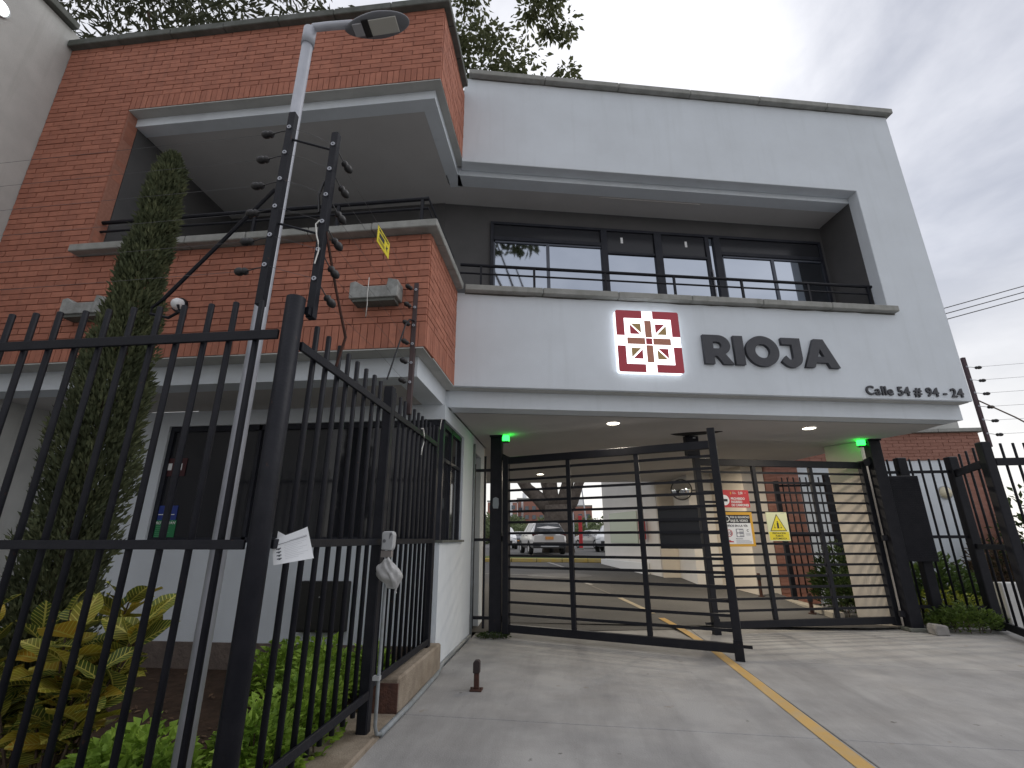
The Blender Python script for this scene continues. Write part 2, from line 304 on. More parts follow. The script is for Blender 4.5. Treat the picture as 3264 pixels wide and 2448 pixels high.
# yellow lane line, fading to white inside, and lot markings
def stripe(name, pts, w, m, dz=.004):
    mb = MB(); L_ = []
    for i, (x, y) in enumerate(pts):
        x0, y0 = pts[max(i-1, 0)]; x1, y1 = pts[min(i+1, len(pts)-1)]; t = Vector((x1-x0, y1-y0)).normalized(); nn = Vector((t.y, -t.x)) * w/2
        z = gz(y) + dz; L_.append(((x-nn.x, y-nn.y, z), (x+nn.x, y+nn.y, z)))
    for i in range(len(pts)-1): mb.quad(L_[i][0], L_[i][1], L_[i+1][1], L_[i+1][0])
    return struct(mb.build(name, m))
stripe('lane_line', [(1.60, -5.8), (1.62, 0), (1.655, 3.48), (1.675, 5.2), (1.68, 6.5), (1.66, 7.05), (1.60, 7.6), (1.44, 8.45)], .105, YELP)
stripe('lane_line', [(1.37, 8.8), (1.20, 9.5), (1.00, 10.25)], .10, mat('faded lane paint', (.44, .37, .26), .85, var=(.28, .25, .2), vscale=6))
stripe('lane_line', [(.86, 10.7), (.436, 12.16)], .05, mat('worn out lane paint', (.16, .15, .14), .85))
stripe('bay_line', [(-.05, 15.4), (-.30, 16.2), (-.617, 17.05)], .12, WHTP)
stripe('bay_line', [(.55, 12.0), (.38, 12.35)], .10, WHTP)
stripe('bay_line', [(-6, 14.35), (-1.2, 13.75), (.2, 13.1)], .09, WHTP)
struct(MB().add([(-.2 + .85*math.cos(k*math.pi/10), 13.6 + .5*math.sin(k*math.pi/10), gz(13.6 + .5*math.sin(k*math.pi/10)) + .003) for k in range(20)], [tuple(range(20))]).build('worn_patch', mat('worn asphalt patch', (.15, .145, .14), .85, var=(.10, .098, .095), vscale=4)))
# planted island with its yellow kerb
kerb = thing('yellow_kerb', 'yellow painted kerb edging the grass island in the car park', 'kerb')
kp = [(-14, 17.55), (-8, 17.40), (-1.86, 17.19), (.7, 17.05), (1.26, 16.95)]
for i in range(len(kp)-1):
    (xa, ya), (xb, yb) = kp[i], kp[i+1]; nseg = max(1, round((xb - xa)/1.0))
    for k in range(nseg):
        t0, t1 = k/nseg + .004, (k+1)/nseg - .004
        P0 = (xa + (xb-xa)*t0, ya + (yb-ya)*t0); P1 = (xa + (xb-xa)*t1, ya + (yb-ya)*t1)
        MB().prism([P0, P1, (P1[0], P1[1]+.16), (P0[0], P0[1]+.16)], .49, .61).build('kerb_stone', mat('yellow kerb paint', (.50, .36, .08), .8, var=(.42, .36, .2), vscale=5), kerb, bevel=.012)
struct(MB().prism([(-14, 17.7), (1.2, 17.12), (1.2, 20.2), (-14, 21)], .45, .585).build('grass_island', GRASS))

# ================================================================== brick wing
WX0, WX1, WY = -6.216, -1.233, 4.003
wing = thing('brick_wing', 'red brick upper storey with a deep corner balcony behind the black fence', 'building')
ZB0, ZS0, ZSILL, ZOP, ZS1, ZT = 2.937, 3.199, 4.165, 6.211, 6.41, 7.336
core = MB().box(WX0, WX1 - .012, WY + .012, WY + .17, ZB0 + .006, ZSILL).box(WX0, -5.112, WY + .012, WY + .17, ZSILL, ZOP).box(WX0, WX1 - .012, WY + .012, WY + .17, ZOP + .006, ZT)
front = core.build('front_wall', MORTAR, wing)
side = MB().box(-1.40, WX1 - .012, WY + .171, 5.30, ZB0 + .006, ZSILL).box(-1.40, WX1 - .012, WY + .171, 5.30, ZOP + .006, ZT).build('side_wall', MORTAR, wing)
MB().box(-5.25, -5.10, WY + .17, 5.93, ZSILL, 6.083).build('balcony_side_wall', DARKWALL, wing)
MB().box(-5.25, -1.64, 5.932, 6.06, ZSILL, 6.083).build('balcony_rear_wall', DARKWALL, wing)
MB().box(-5.112, -5.100, WY + .012, WY + .16, ZSILL + .09, ZOP).build('brick_reveal', MORTAR, wing)
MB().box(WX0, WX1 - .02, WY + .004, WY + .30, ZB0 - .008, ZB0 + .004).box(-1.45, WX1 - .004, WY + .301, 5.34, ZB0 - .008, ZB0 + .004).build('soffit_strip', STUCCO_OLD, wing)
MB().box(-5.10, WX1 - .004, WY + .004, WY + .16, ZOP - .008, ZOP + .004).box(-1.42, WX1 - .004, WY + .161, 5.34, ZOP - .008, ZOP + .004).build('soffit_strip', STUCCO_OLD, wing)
MB().box(WX0, -1.362, 4.217, 4.46, 2.727, ZB0 - .009).box(-1.60, -1.362, 4.461, 5.36, 2.727, ZB0 - .009).build('edge_beam', STUCCO, wing)
MB().box(-5.099, -1.330, 4.134, 4.30, 6.083, ZOP - .009).box(-1.50, -1.330, 4.301, 5.36, 6.083, ZOP - .009).build('balcony_beam', STUCCO, wing)
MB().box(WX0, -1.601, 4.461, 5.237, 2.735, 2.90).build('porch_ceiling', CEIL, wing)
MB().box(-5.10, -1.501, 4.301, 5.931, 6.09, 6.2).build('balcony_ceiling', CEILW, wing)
MB().box(-5.25, -1.41, WY + .172, 6.06, 3.95, 4.16).build('balcony_floor', CONC, wing)
MB().box(WX0 + .01, -1.42, WY + .18, 7.2, 6.95, 7.2).build('roof_light_block', CONC_D, wing)  # unseen slab added to keep sky light from leaking in
# pieces of coping along the parapet, sill pieces along the balcony
def pieces(name, m, parent, x0, x1, n, f, jit=.004):
    for k in range(n):
        a, b = x0 + (x1-x0)*k/n + .003, x0 + (x1-x0)*(k+1)/n - .003; j = rnd.uniform(-jit, jit); f(a, b, j).build(name, m, parent, bevel=.008)
pieces('coping_stone', CONC_D, wing, WX0 + .002, WX1 + .075, 7, lambda a, b, j: MB().box(a, b, WY - .075 + j, WY + .22, ZT, ZT + .10 + j))
pieces('coping_stone', CONC_D, wing, WY + .225, 5.08, 2, lambda a, b, j: MB().box(-1.42, WX1 + .075 + j, a, b, ZT, ZT + .10 + j))
pieces('sill_stone', CONC, wing, -5.17, WX1 + .086, 6, lambda a, b, j: MB().box(a, b, WY - .115 + j, WY + .22, ZSILL + .002, ZSILL + .086))
pieces('sill_stone', CONC, wing, WY + .224, 5.165, 2, lambda a, b, j: MB().box(-1.42, WX1 + .086 + j*.5, a, b, ZSILL + .002, ZSILL + .086))
# bricks: one object each for the 300 that show largest, the rest one mesh
CO, BL = .0707, .2500
BR = []     # (centre, size, axis, wall)
def course_wall(x0, x1, z0, z1, axis, fixed, skip=None, seed=0):
    n = int(round((z1 - z0)/CO)); h = (z1 - z0)/n
    for i in range(n):
        x = x0 - (BL/2 if i % 2 else 0)
        while x < x1 - .01:
            a, b = max(x, x0), min(x + BL, x1)
            if b - a > .03: BR.append((((a+b)/2, z0 + (i+.5)*h), (b - a - .009, h - .009), axis, fixed))
            x += BL
def soldier(x0, x1, z0, z1, axis, fixed):
    n = int(round((x1-x0)/CO)); w = (x1-x0)/n
    for i in range(n): BR.append(((x0 + (i+.5)*w, (z0+z1)/2), (w - .007, z1 - z0 - .008), axis, fixed))
soldier(WX0 + .003, WX1 - .001, ZB0 + .004, ZS0, 'x', WY); course_wall(WX0 + .003, WX1 - .001, ZS0, ZSILL - .002, 'x', WY)
course_wall(WX0 + .003, -5.101, ZSILL - .002, ZOP, 'x', WY)
soldier(-5.10, WX1 - .001, ZOP + .006, ZS1, 'x', WY); course_wall(WX0 + .003, -5.104, ZOP, ZS1, 'x', WY); course_wall(WX0 + .003, WX1 - .001, ZS1, ZT, 'x', WY)
soldier(WY + .033, 5.21, ZB0 + .004, ZS0, 'y', WX1); course_wall(WY + .033, 5.21, ZS0, ZSILL - .002, 'y', WX1)
soldier(WY + .033, 5.21, ZOP + .006, ZS1, 'y', WX1); course_wall(WY + .033, 5.21, ZS1, ZT, 'y', WX1)
course_wall(WY + .03, WY + .16, ZSILL + .09, ZOP, 'y', -5.10)
def brick_score(b):
    (c, z), (w, h), ax, fx = b; P_ = Vector((c, fx, z)) if ax == 'x' else Vector((fx, c, z)); d = P_ - Vector((0, 0, 1.25)); nrm = Vector((0, -1, 0)) if ax == 'x' else Vector((1, 0, 0))
    return -w*h*max(0, -(d.normalized().dot(nrm)))/d.length_squared
BR.sort(key=brick_score)
_bm = {}
def brick_mesh(w, h, ax, m):
    k = (round(w, 3), round(h, 3), ax, m.name)
    if k not in _bm:
        t = .028; me = (MB().box(-w/2, w/2, 0, t, -h/2, h/2) if ax == 'x' else MB().box(-t, 0, -w/2, w/2, -h/2, h/2)).mesh('brick'); me.materials.append(m); _bm[k] = me
    return _bm[k]
def lay(BR_, limit, m, parents, rest_parent):
    rest = MB()
    for i, ((c, z), (w, h), ax, fx) in enumerate(BR_):
        j = rnd.uniform(-.0022, .0022)
        if i < limit:
            link('brick', brick_mesh(w, h, ax, m), None, parents[ax], (c, fx + j, z) if ax == 'x' else (fx + j, c, z))
        else:
            if ax == 'x': rest.box(c - w/2, c + w/2, fx + j, fx + .028, z - h/2, z + h/2)
            else: rest.box(fx - .028, fx + j, c - w/2, c + w/2, z - h/2, z + h/2)
    if rest.v: tag(rest.build('brick_courses', m, rest_parent), kind='stuff')
lay(BR, 300, BRICK, {'x': front, 'y': side}, wing)
MB().box(-1.45, -1.318, 5.361, 5.52, 2.727, 2.926).build('corner_block', STUCCO, wing); MB().box(-1.48, -1.306, 5.361, 5.60, 6.083, 6.20).build('corner_block', STUCCO, wing)
# balcony railing of the wing
rail = MB().tube([(-5.17, 4.10, 4.664), (-1.315, 4.10, 4.664), (-1.315, 5.22, 4.664)], .022, 8).build('top_rail', METAL, wing)
MB().tube([(-5.17, 4.10, 4.545), (-1.315, 4.10, 4.545), (-1.315, 5.20, 4.545)], .013, 8).build('mid_rail', METAL, wing)
for x in (-5.15, -4.2, -3.25, -2.3, -1.38): bar('baluster', METAL, wing, x - .015, x + .015, 4.085, 4.115, ZSILL + .087, 4.65)
bar('baluster', METAL, wing, -1.33, -1.30, 4.6, 4.63, ZSILL + .087, 4.65)

# wall boxes with streaked concrete lips on the brickwork
for k, (x, lab) in enumerate(((-1.955, 'weathered grey wall bracket on brick behind the side fence posts'), (-4.99, 'weathered grey wall bracket on brick half hidden by the cypress'))):
    w_ = .47; t = thing('wall_bracket', lab, 'bracket', (x + w_/2, WY, 3.40), 0, 'concrete brackets on the brick wall')
    MB().prism([(-w_/2, 0), (w_/2, 0), (w_/2, .17), (w_/2 - .10, .195), (w_/2 - .11, .12), (-w_/2 + .14, .12), (-w_/2 + .05, .18), (-w_/2, .165)], -.15, -.001, axis='y').build('lip', mat('streaked concrete', (.34, .35, .34), .9, var=(.20, .20, .19), vscale=14, streak=(.05, .05, .05)), t, bevel=.005)
    MB().box(-w_/2 + .12, w_/2 - .11, -.06, -.002, .121, .155).build('slot', BLKP, t)
    MB().box(-w_/2 + .03, w_/2 - .03, -.13, -.005, -.03, -.001).build('underside', CONC_D, t)
t = thing('dome_light', 'small white dome fitting on the brick wall beside the cypress', 'light', (-3.80, WY, 3.50))
MB().lathe([(0.0, -.10), (.035, -.092), (.055, -.07), (.062, -.04), (.062, -.001)], n=18, axis='y').build('dome', WHITE, t, smooth=True)
MB().lathe([(.064, -.03), (.078, -.03), (.078, -.001), (.064, -.001)], n=18, axis='y').build('collar', METAL, t)

# ================================================================== white gatehouse
gh = thing('white_gatehouse', 'white stucco gatehouse spanning the driveway with a long recessed balcony', 'building', PW, AL)
MB().prism([(0, 2.937), (6.71, 2.937), (6.71, 7.663), (0, 7.663), (0, 6.165), (5.845, 6.165), (5.845, 4.15), (0, 4.15)], 0, .18, axis='y').build('facade', STUCCO, gh, bevel=.006)
MB().box(6.53, 6.708, .181, 6.5, 2.95, 7.66).build('end_wall', STUCCO, gh)
MB().box(-.05, 6.69, .171, .44, 2.727, 2.9365).build('fascia_beam', STUCCO, gh)
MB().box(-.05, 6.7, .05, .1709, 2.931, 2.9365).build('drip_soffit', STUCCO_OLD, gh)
MB().box(-.05, 5.90, .1805, .40, 6.083, 6.30).build('balcony_beam', STUCCO, gh)
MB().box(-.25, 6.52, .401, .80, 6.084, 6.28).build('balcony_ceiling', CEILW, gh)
MB().box(-.20, 6.52, .181, .80, 3.96, 4.149).build('balcony_floor', CONC, gh)
MB().box(5.846, 6.52, .1805, .81, 4.15, 6.082).build('balcony_side_wall', DARKWALL, gh)
MB().box(-.25, 5.845, .807, .92, 4.15, 6.082).build('rear_wall', DARKWALL, gh)
pieces('coping_stone', CONC, gh, .06, 6.77, 6, lambda a, b, j: MB().box(a, b, -.085 + j, .24, 7.664, 7.755 + j))
pieces('coping_stone', CONC_D, gh, .26, 6.0, 5, lambda a, b, j: MB().box(6.5, 6.77 + j, a, b, 7.664, 7.755 + j))
pieces('sill_stone', CONC, gh, .10, 5.93, 6, lambda a, b, j: MB().box(a, b, -.085 + j, .22, 4.152, 4.235 + j))
def ragged(name, m, parent, a, b, f, n_=40):
    r_ = random.Random(5); mb = MB(); xs2 = [a + (b-a)*i/n_ for i in range(n_+1)]; hs = [r_.uniform(.3, 1.0) for _ in xs2]
    for i in range(n_): mb.add([f(xs2[i], 0), f(xs2[i+1], 0), f(xs2[i+1], hs[i+1]), f(xs2[i], hs[i])], [(0, 1, 2, 3)])
    return mb.build(name, m, parent, recalc=False)
GRIME = mat('grimy mortar', (.12, .12, .11), .95, var=(.07, .07, .062), vscale=25, bump=.5)
ragged('sill_bed', GRIME, gh, .10, 5.92, lambda x, h: (x, -.004, 4.151 - .022*h)); ragged('coping_bed', GRIME, gh, .10, 6.70, lambda x, h: (x, -.004, 7.663 - .018*h))
# unseen rear block added to shut out sky light, and carriageway ceiling in world axes
def wpoly(pts): # world plan points -> gatehouse local
    c, s_ = math.cos(-AL), math.sin(-AL); return [((x-PW[0])*c - (y-PW[1])*s_, (x-PW[0])*s_ + (y-PW[1])*c) for x, y in pts]
MB().prism(wpoly([(-5.1, 6.07), (-1.70, 6.07), (4.45, 7.40), (4.35, 13.6), (-5, 13.4)]), 2.94, 7.3).build('rear_light_block', STUCCO_OLD, gh)
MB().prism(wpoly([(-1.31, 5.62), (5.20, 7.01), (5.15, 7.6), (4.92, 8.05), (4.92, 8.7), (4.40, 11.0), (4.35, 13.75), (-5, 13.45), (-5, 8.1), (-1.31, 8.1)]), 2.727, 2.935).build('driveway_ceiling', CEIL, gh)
MB().prism(wpoly([(4.413, 8.62), (4.76, 8.23), (5.02, 8.45), (4.75, 8.95)]), 0, 2.726).build('corner_column', BEIGE, gh, bevel=.006)
MB().prism(wpoly([(-1.60, 8.03), (-1.332, 8.03), (-1.332, 8.10), (-1.60, 8.10)]), 0, 2.726).build('wall_stub', BEIGE, gh)
# window wall of the balcony: rows of frames and panes
win = MB(); WZ0, WZ1, WV = 4.15, 5.80, .765
def fr(u0, u1, z0, z1, d=.0): win.box(u0 - .251, u1 - .251, WV - d, .806, z0, z1)
fr(.70, 6.02, 5.755, WZ1); fr(.70, .75, WZ0, 5.755); fr(5.97, 6.02, WZ0, 5.755); fr(2.38, 2.48, WZ0, 5.755, .012); fr(3.225, 3.343, WZ0, 5.755, .012); fr(4.055, 4.12, WZ0, 5.755); fr(4.19, 4.30, WZ0, 5.755, .012)
fr(.75, 2.38, 5.47, 5.53, .012); fr(2.48, 3.225, 5.355, 5.395); fr(3.343, 4.055, 5.355, 5.395); fr(4.30, 5.97, 5.44, 5.50, .012)
wf = win.build('window', FRAME, gh, bevel=.003)
tag(wf, 'long dark framed balcony window reflecting the sky')
for a, b in ((1.54, 1.585), (.75, .772), (5.115, 5.16), (4.30, 4.325)): MB().box(a - .251, b - .251, .772, .80, WZ0, 5.439 if a < 2 else 5.409).build('sash', FRAME_L, wf)
MB().box(.773 - .251, 2.379 - .251, .772, .80, 5.44, 5.469).build('sash_rail', FRAME_L, wf); MB().box(4.326 - .251, 5.96 - .251, .772, .80, 5.41, 5.439).build('sash_rail', FRAME_L, wf)
for a, b, z0, z1 in ((.775, 1.54, WZ0, 5.44), (1.585, 2.38, WZ0, 5.44), (.75, 2.38, 5.53, 5.755), (2.48, 3.225, WZ0, 5.355), (2.48, 3.225, 5.395, 5.755), (3.343, 4.055, WZ0, 5.355), (3.343, 4.055, 5.395, 5.755),
                     (4.325, 5.115, WZ0, 5.41), (5.16, 5.97, WZ0, 5.41), (4.30, 5.97, 5.50, 5.755), (4.12, 4.19, WZ0, 5.755)):
    MB().box(a - .251, b - .251, .790, .799, z0, z1).build('pane', GLASS if z0 < 5 else GLASS_T, wf)
MB().box(4.10 - .251, 4.118 - .251, .735, .75, 4.62, 5.15).build('door_handle', GALV, wf)
for u_ in (2.72, 3.75): bar('sticker', WHITE, wf, u_ - .251 - .018, u_ - .251 + .018, .786, .789, 5.56, 5.66)
MB().tube([(.03, .165, 4.65), (5.86, .165, 4.65)], .022, 8).build('top_rail', METAL, gh); MB().tube([(.03, .165, 4.53), (5.80, .165, 4.53)], .013, 8).build('mid_rail', METAL, gh)
for u_ in (.30, 1.0, 1.96, 2.92, 3.89, 4.87, 5.78): bar('baluster', METAL, gh, u_ - .014, u_ + .014, .151, .179, 4.236, 4.64)
MB().tube([(2.05, .45, 6.078), (2.10, .42, 6.074), (2.3, .42, 6.074), (3.6, .42, 6.074)], .012, 6).build('ceiling_conduit', CEIL, gh)
# flat panel coloured black for the shade inside the ceiling hole above the latch box
hole = MB().prism(wpoly([(1.60, 7.23), (1.80, 7.15), (2.05, 7.10), (2.31, 7.11), (2.22, 7.24), (2.03, 7.33), (1.85, 7.38), (1.70, 7.33)]), 2.719, 2.7265).build('hole_shade_panel', mat('painted hole darkness', (.008, .008, .008), 1), gh)

# ------------------------------------------------------------------ guard booth under the wing
GY, GX = 5.237, -1.332
bt = thing('guard_booth', 'white guard booth with dark wraparound corner glass under the brick wing', 'guard booth')
MB().box(WX0, -4.745, GY, GY + .15, -.05, 2.733).box(-4.745, GX - .10, GY, GY + .15, -.05, 1.21).box(-4.745, -1.602, GY, GY + .15, 2.555, 2.733).box(-1.601, GX, GY, GY + .15, 2.555, 2.7265).build('front_wall', STUCCO, bt)
MB().box(GX - .0999, GX, GY + .0002, 6.33, -.05, 1.209).box(GX - .15, GX, 6.33, 7.187, -.05, 2.7265).box(GX - .15, GX, 7.72, 8.029, -.05, 2.7265).box(GX - .15, GX, GY + .151, 6.33, 2.555, 2.7265).box(GX - .15, GX, 7.187, 7.72, 2.5, 2.7265).build('side_wall', STUCCO, bt)
MB().box(WX0, GX - .2, GY - .03, GY - .001, -.06, .224).build('plinth', mat('rough stone plinth', (.17, .135, .115), .95, var=(.10, .08, .07), vscale=8, bump=.9, bscale=40), bt)
MB().box(-1.47, -1.45, 7.19, 7.717, 0, 2.5).build('door', mat('dark booth door', (.012, .012, .013), .5), bt)
MB().box(GX - .12, GX + .035, GY - .02, 6.36, 1.211, 1.235).build('sill', CONC_D, bt)
MB().box(-6.0, -1.6, GY + .2, 8.0, -.02, 0.02).box(-6.0, -1.6, 7.95, 8.0, 0, 2.7).box(-6.1, -6.0, GY + .2, 8.0, 0, 2.7).build('interior_shell', mat('dark interior', (.03, .03, .03), .9), bt)
bw = MB()
for a, b in ((-4.745, -4.69), (-3.60, -3.56), (-2.48, -2.44), (GX - .07, GX - .012)): bw.box(a, b, GY + .03, GY + .09, 1.212, 2.553)
bw.box(-4.689, GX - .075, GY + .03, GY + .09, 2.49, 2.553).box(-4.689, GX - .075, GY + .03, GY + .09, 1.212, 1.27); bwf = bw.build('window', FRAME, bt)
for a, b in ((-4.69, -3.60), (-3.56, -2.48), (-2.44, GX - .07)): MB().box(a, b, GY + .055, GY + .062, 1.27, 2.49).build('pane', GLASS_D, bwf)
sw = MB()
for a, b in ((GY + .091, GY + .13), (5.75, 5.79), (6.27, 6.33)): sw.box(GX - .09, GX - .03, a, b, 1.236, 2.553)
sw.box(GX - .09, GX - .03, GY + .131, 6.27, 2.49, 2.553).box(GX - .085, GX - .035, GY + .131, 6.27, 2.10, 2.14); swf = sw.build('window', FRAME, bt)
for a, b in ((GY + .13, 5.75), (5.79, 6.27)): MB().box(GX - .062, GX - .055, a, b, 1.236, 2.49).build('pane', GLASS_D, swf)
# notices stuck to the booth glass
t = thing('poster', 'blue and green notice headed in white at the left end of the booth glass', 'poster', (-4.582, GY + .05, 1.245))
MB().box(-.14, .14, -.004, 0, 0, .215).build('green_sheet', mat('green poster', (.02, .20, .075), .5), t); MB().box(-.125, .125, -.004, 0, .2155, .375).build('blue_sheet', mat('blue poster', (.02, .045, .25), .5), t)
text('heading', 'PROTECCIÓN', .043, mat('white print', (.75, .77, .75), .6), t, (0, -.005, .168), bold=.0012, align='CENTER', shear=.15, sx=.95)
for k in range(6): bar('text_line', mat('pale green print', (.12, .36, .2), .6), t, -.10, .08 - .03*(k % 3), -.006, -.005, .140 - k*.022, .145 - k*.022)
for x in (-.07, .07): bar('text_line', mat('white print', (.75, .77, .75), .6), t, x - .03, x + .03, -.006, -.005, .27, .28)
t = thing('notice', 'small white card in a maroon holder high on the booth glass', 'notice', (-4.60, GY + .05, 2.03))
MB().box(-.12, .14, -.004, 0, -.07, .14).build('holder', mat('maroon holder', (.06, .012, .016), .5), t); [MB().box(a, b, -.007, -.005, 0, .08).build('card', WHITE, t) for a, b in ((-.10, -.04), (.02, .09))]

# electrical cabinet on the booth wall
t = thing('meter_box', 'black metal meter box on the white booth wall behind the side fence', 'meter box', (-2.52, GY, .349))
MB().box(-.26, .26, -.10, -.001, 0, .478).build('casing', mat('matt black box', (.012, .012, .011), .6), t, bevel=.006); MB().box(-.24, .24, -.107, -.1005, .02, .458).build('door', mat('matt black door', (.016, .016, .015), .55), t, bevel=.003)
MB().lathe([(0, -.113), (.008, -.113), (.008, -.1071)], (0, 0, .40), 10, 'y').build('lock', WHITE, t); bar('slot', GREYP, t, -.03, .035, -.1085, -.1072, .325, .335)

# ================================================================== signs on the white facade
def shape2d(name, splines, depth, m, parent, loc, sc=(1, 1), rot=(math.pi/2, 0, 0)):
    cu = bpy.data.curves.new(name, 'CURVE'); cu.dimensions = '2D'; cu.fill_mode = 'BOTH'; cu.extrude = depth/2
    for pts in splines:
        sp = cu.splines.new('POLY'); sp.points.add(len(pts) - 1); sp.use_cyclic_u = True
        for q, (x, y) in zip(sp.points, pts): q.co = (x*sc[0], y*sc[1], 0, 1)
    o = bpy.data.objects.new(name, cu); col.objects.link(o); dg = bpy.context.evaluated_depsgraph_get()
    me = bpy.data.meshes.new_from_object(o.evaluated_get(dg)); bpy.data.objects.remove(o); bpy.data.curves.remove(cu); me.materials.clear(); me.name = name
    return link(name, me, m, parent, loc, rot)
def arc(cx, cy, rx, ry, a0, a1, n=12): return [(cx + rx*math.cos(R(a0 + (a1-a0)*i/n)), cy + ry*math.sin(R(a0 + (a1-a0)*i/n))) for i in range(n+1)]
GL = {
 'R': [[(0,0),(0,1)] + arc(.48,.65,.38,.35,90,-60,14) + [(.92,0),(.59,0),(.41,.27),(.31,.27),(.31,0)], [(.31,.76)] + arc(.46,.645,.115,.115,90,-90,8) + [(.31,.53)]],
 'I': [[(0,0),(0,1),(.32,1),(.32,0)]],
 'O': [arc(.57,.5,.57,.53,0,352,44), arc(.57,.5,.255,.245,0,352,32)],
 'J': [[(.08,1),(.74,1)] + arc(.36,.34,.38,.37,5,-140,16) + [(.0,.17),(.17,.37)] + arc(.325,.35,.10,.12,-120,0,8) + [(.425,.765),(.08,.765)]],
 'A': [[(0,0),(.42,1),(.75,1),(1.18,0),(.85,0),(.78,.17),(.39,.17),(.32,0)], [(.47,.37),(.70,.37),(.585,.66)]],
}
def onfac(name, label, cat, u, z, v=0.0, group=None):
    x, y = fac(u, v); return thing(name, label, cat, (x, y, z), AL, group)
t = onfac('raised_lettering', 'large dark raised letters reading RIOJA on the white facade', 'lettering', 3.10, 3.315)
for ch, u_, wsc in (('R', 0, 1.06), ('I', .405, 1.03), ('O', .560, 1.0), ('J', 1.025, 1.0), ('A', 1.335, 1.03)):
    shape2d('letter', GL[ch], .045, LETTER, t, (u_, -.0235, 0), (.39*wsc, .39))
t = onfac('address_lettering', 'small dark raised letters with the street address along the lower edge of the facade', 'lettering', 5.21, 2.985)
x_ = 0
for ch in 'Calle 54 # 94 - 24':
    if ch == ' ': x_ += .048; continue
    o = text('letter', ch, .165, LETTER, t, (x_, -.011, 0), extrude=.010, bold=.0030); x_ += max(v.co.x for v in o.data.vertices) - min(0, min(v.co.x for v in o.data.vertices)) + .013
k_ = 1.392 / x_
for o in t.children: o.location.x *= k_; o.scale = (k_, 1, 1)
# square emblem, lit from inside
S = .815
t = onfac('emblem_sign', 'square backlit emblem of red corners and a white lattice left of the big letters', 'sign', 1.975, 3.157)
c_ = .03
def sq(name, m, x0, x1, y0, y1, d0=.075, d1=.083): return MB().box(x0*S, x1*S, -d1, -d0, y0*S, y1*S).build(name, m, t)
MB().prism([(c_*.6, 0), (S - c_*.6, 0), (S, c_*.6), (S, S - c_*.6), (S - c_*.6, S), (c_*.6, S), (0, S - c_*.6), (0, c_*.6)], -.0745, -.012, axis='y').build('light_box', LWHT, t)
MB().box(.06, S - .06, -.0118, -.001, .06, S - .06).build('mounting', GREYP, t)
e_ = .125; a_, b_ = .413, .587
for (x0, x1, y0, y1), cx, cy in (((0, a_, 0, a_), 0, 0), ((b_, 1, 0, a_), 1, 0), ((0, a_, b_, 1), 0, 1), ((b_, 1, b_, 1), 1, 1)):
    px = [x0, x1] if cx == 0 else [x1, x0]; py = [y0, y1] if cy == 0 else [y1, y0]; sgx = 1 if cx == 0 else -1; sgy = 1 if cy == 0 else -1
    ch_ = .02
    poly = [(px[0] + sgx*ch_, py[0]), (px[1], py[0]), (px[1], py[0] + sgy*e_), (px[0] + sgx*e_, py[0] + sgy*e_), (px[0] + sgx*e_, py[1]), (px[0], py[1]), (px[0], py[0] + sgy*ch_)]
    MB().prism([(x*S, y*S) for x, y in poly], -.086, -.075, axis='y').build('corner_panel', LRED, t)
for x0, x1, y0, y1 in ((.449, .551, .16, .435), (.449, .551, .565, .84), (.16, .435, .449, .551), (.565, .84, .449, .551)): sq('bar_panel', LORG, x0, x1, y0, y1)
sq('centre_panel', LRED, .452, .548, .452, .548)
for sx_ in (0, 1):
    for sy_ in (0, 1):
        x0, x1 = (.215, .385) if sx_ == 0 else (.615, .785); y0, y1 = (.215, .385) if sy_ == 0 else (.615, .785); g2 = .018
        if sx_ == sy_:   # diagonal runs from upper left to lower right in mirror quarters
            tris = [[(x0, y0 + g2), (x0, y1), (x1 - g2, y1)], [(x0 + g2, y0), (x1, y0), (x1, y1 - g2)]]
        else: tris = [[(x0 + g2, y1), (x1, y1), (x1, y0 + g2)], [(x0, y1 - g2), (x0, y0), (x1 - g2, y0)]]
        cols = {(0, 1): (LGOLD, LRED), (1, 1): (LRED, LGOLD), (0, 0): (LGOLD, LRED), (1, 0): (LRED, LGOLD)}[(sx_, sy_)]
        for tr_, m_ in zip(tris, cols): MB().prism([(x*S, y*S) for x, y in tr_], -.083, -.075, axis='y').build('triangle_panel', m_, t)

# ================================================================== ceiling downlights (lit)
def downlight(x, y, label, w):
    t = thing('downlight', label, 'ceiling light', (x, y, 2.726), 0, 'round downlights in the driveway ceiling')
    MB().lathe([(.083, -.001), (.098, -.001), (.098, -.006), (.083, -.012)], n=24).build('ring', WHITE, t); MB().lathe([(0, -.004), (.083, -.004)], n=24).build('lens', LAMPW, t, recalc=False)
    ld = bpy.data.lights.new('downlight_lamp', 'AREA'); ld.shape = 'DISK'; ld.size = .15; ld.energy = w; ld.color = (1.0, .88, .70)
    lo = bpy.data.objects.new('lamp', ld); col.objects.link(lo); lo.parent = t; lo.location = (0, 0, -.03)
downlight(.683, 6.40, 'lit round downlight above the free end of the open gate leaf', 14); downlight(3.455, 7.02, 'lit round downlight above the closed gate leaf with signs', 14)
downlight(-.563, 11.66, 'lit round downlight deep in the passage near the big tree view', 50); downlight(2.722, 9.70, 'lit round downlight behind the broken ceiling patch', 55)

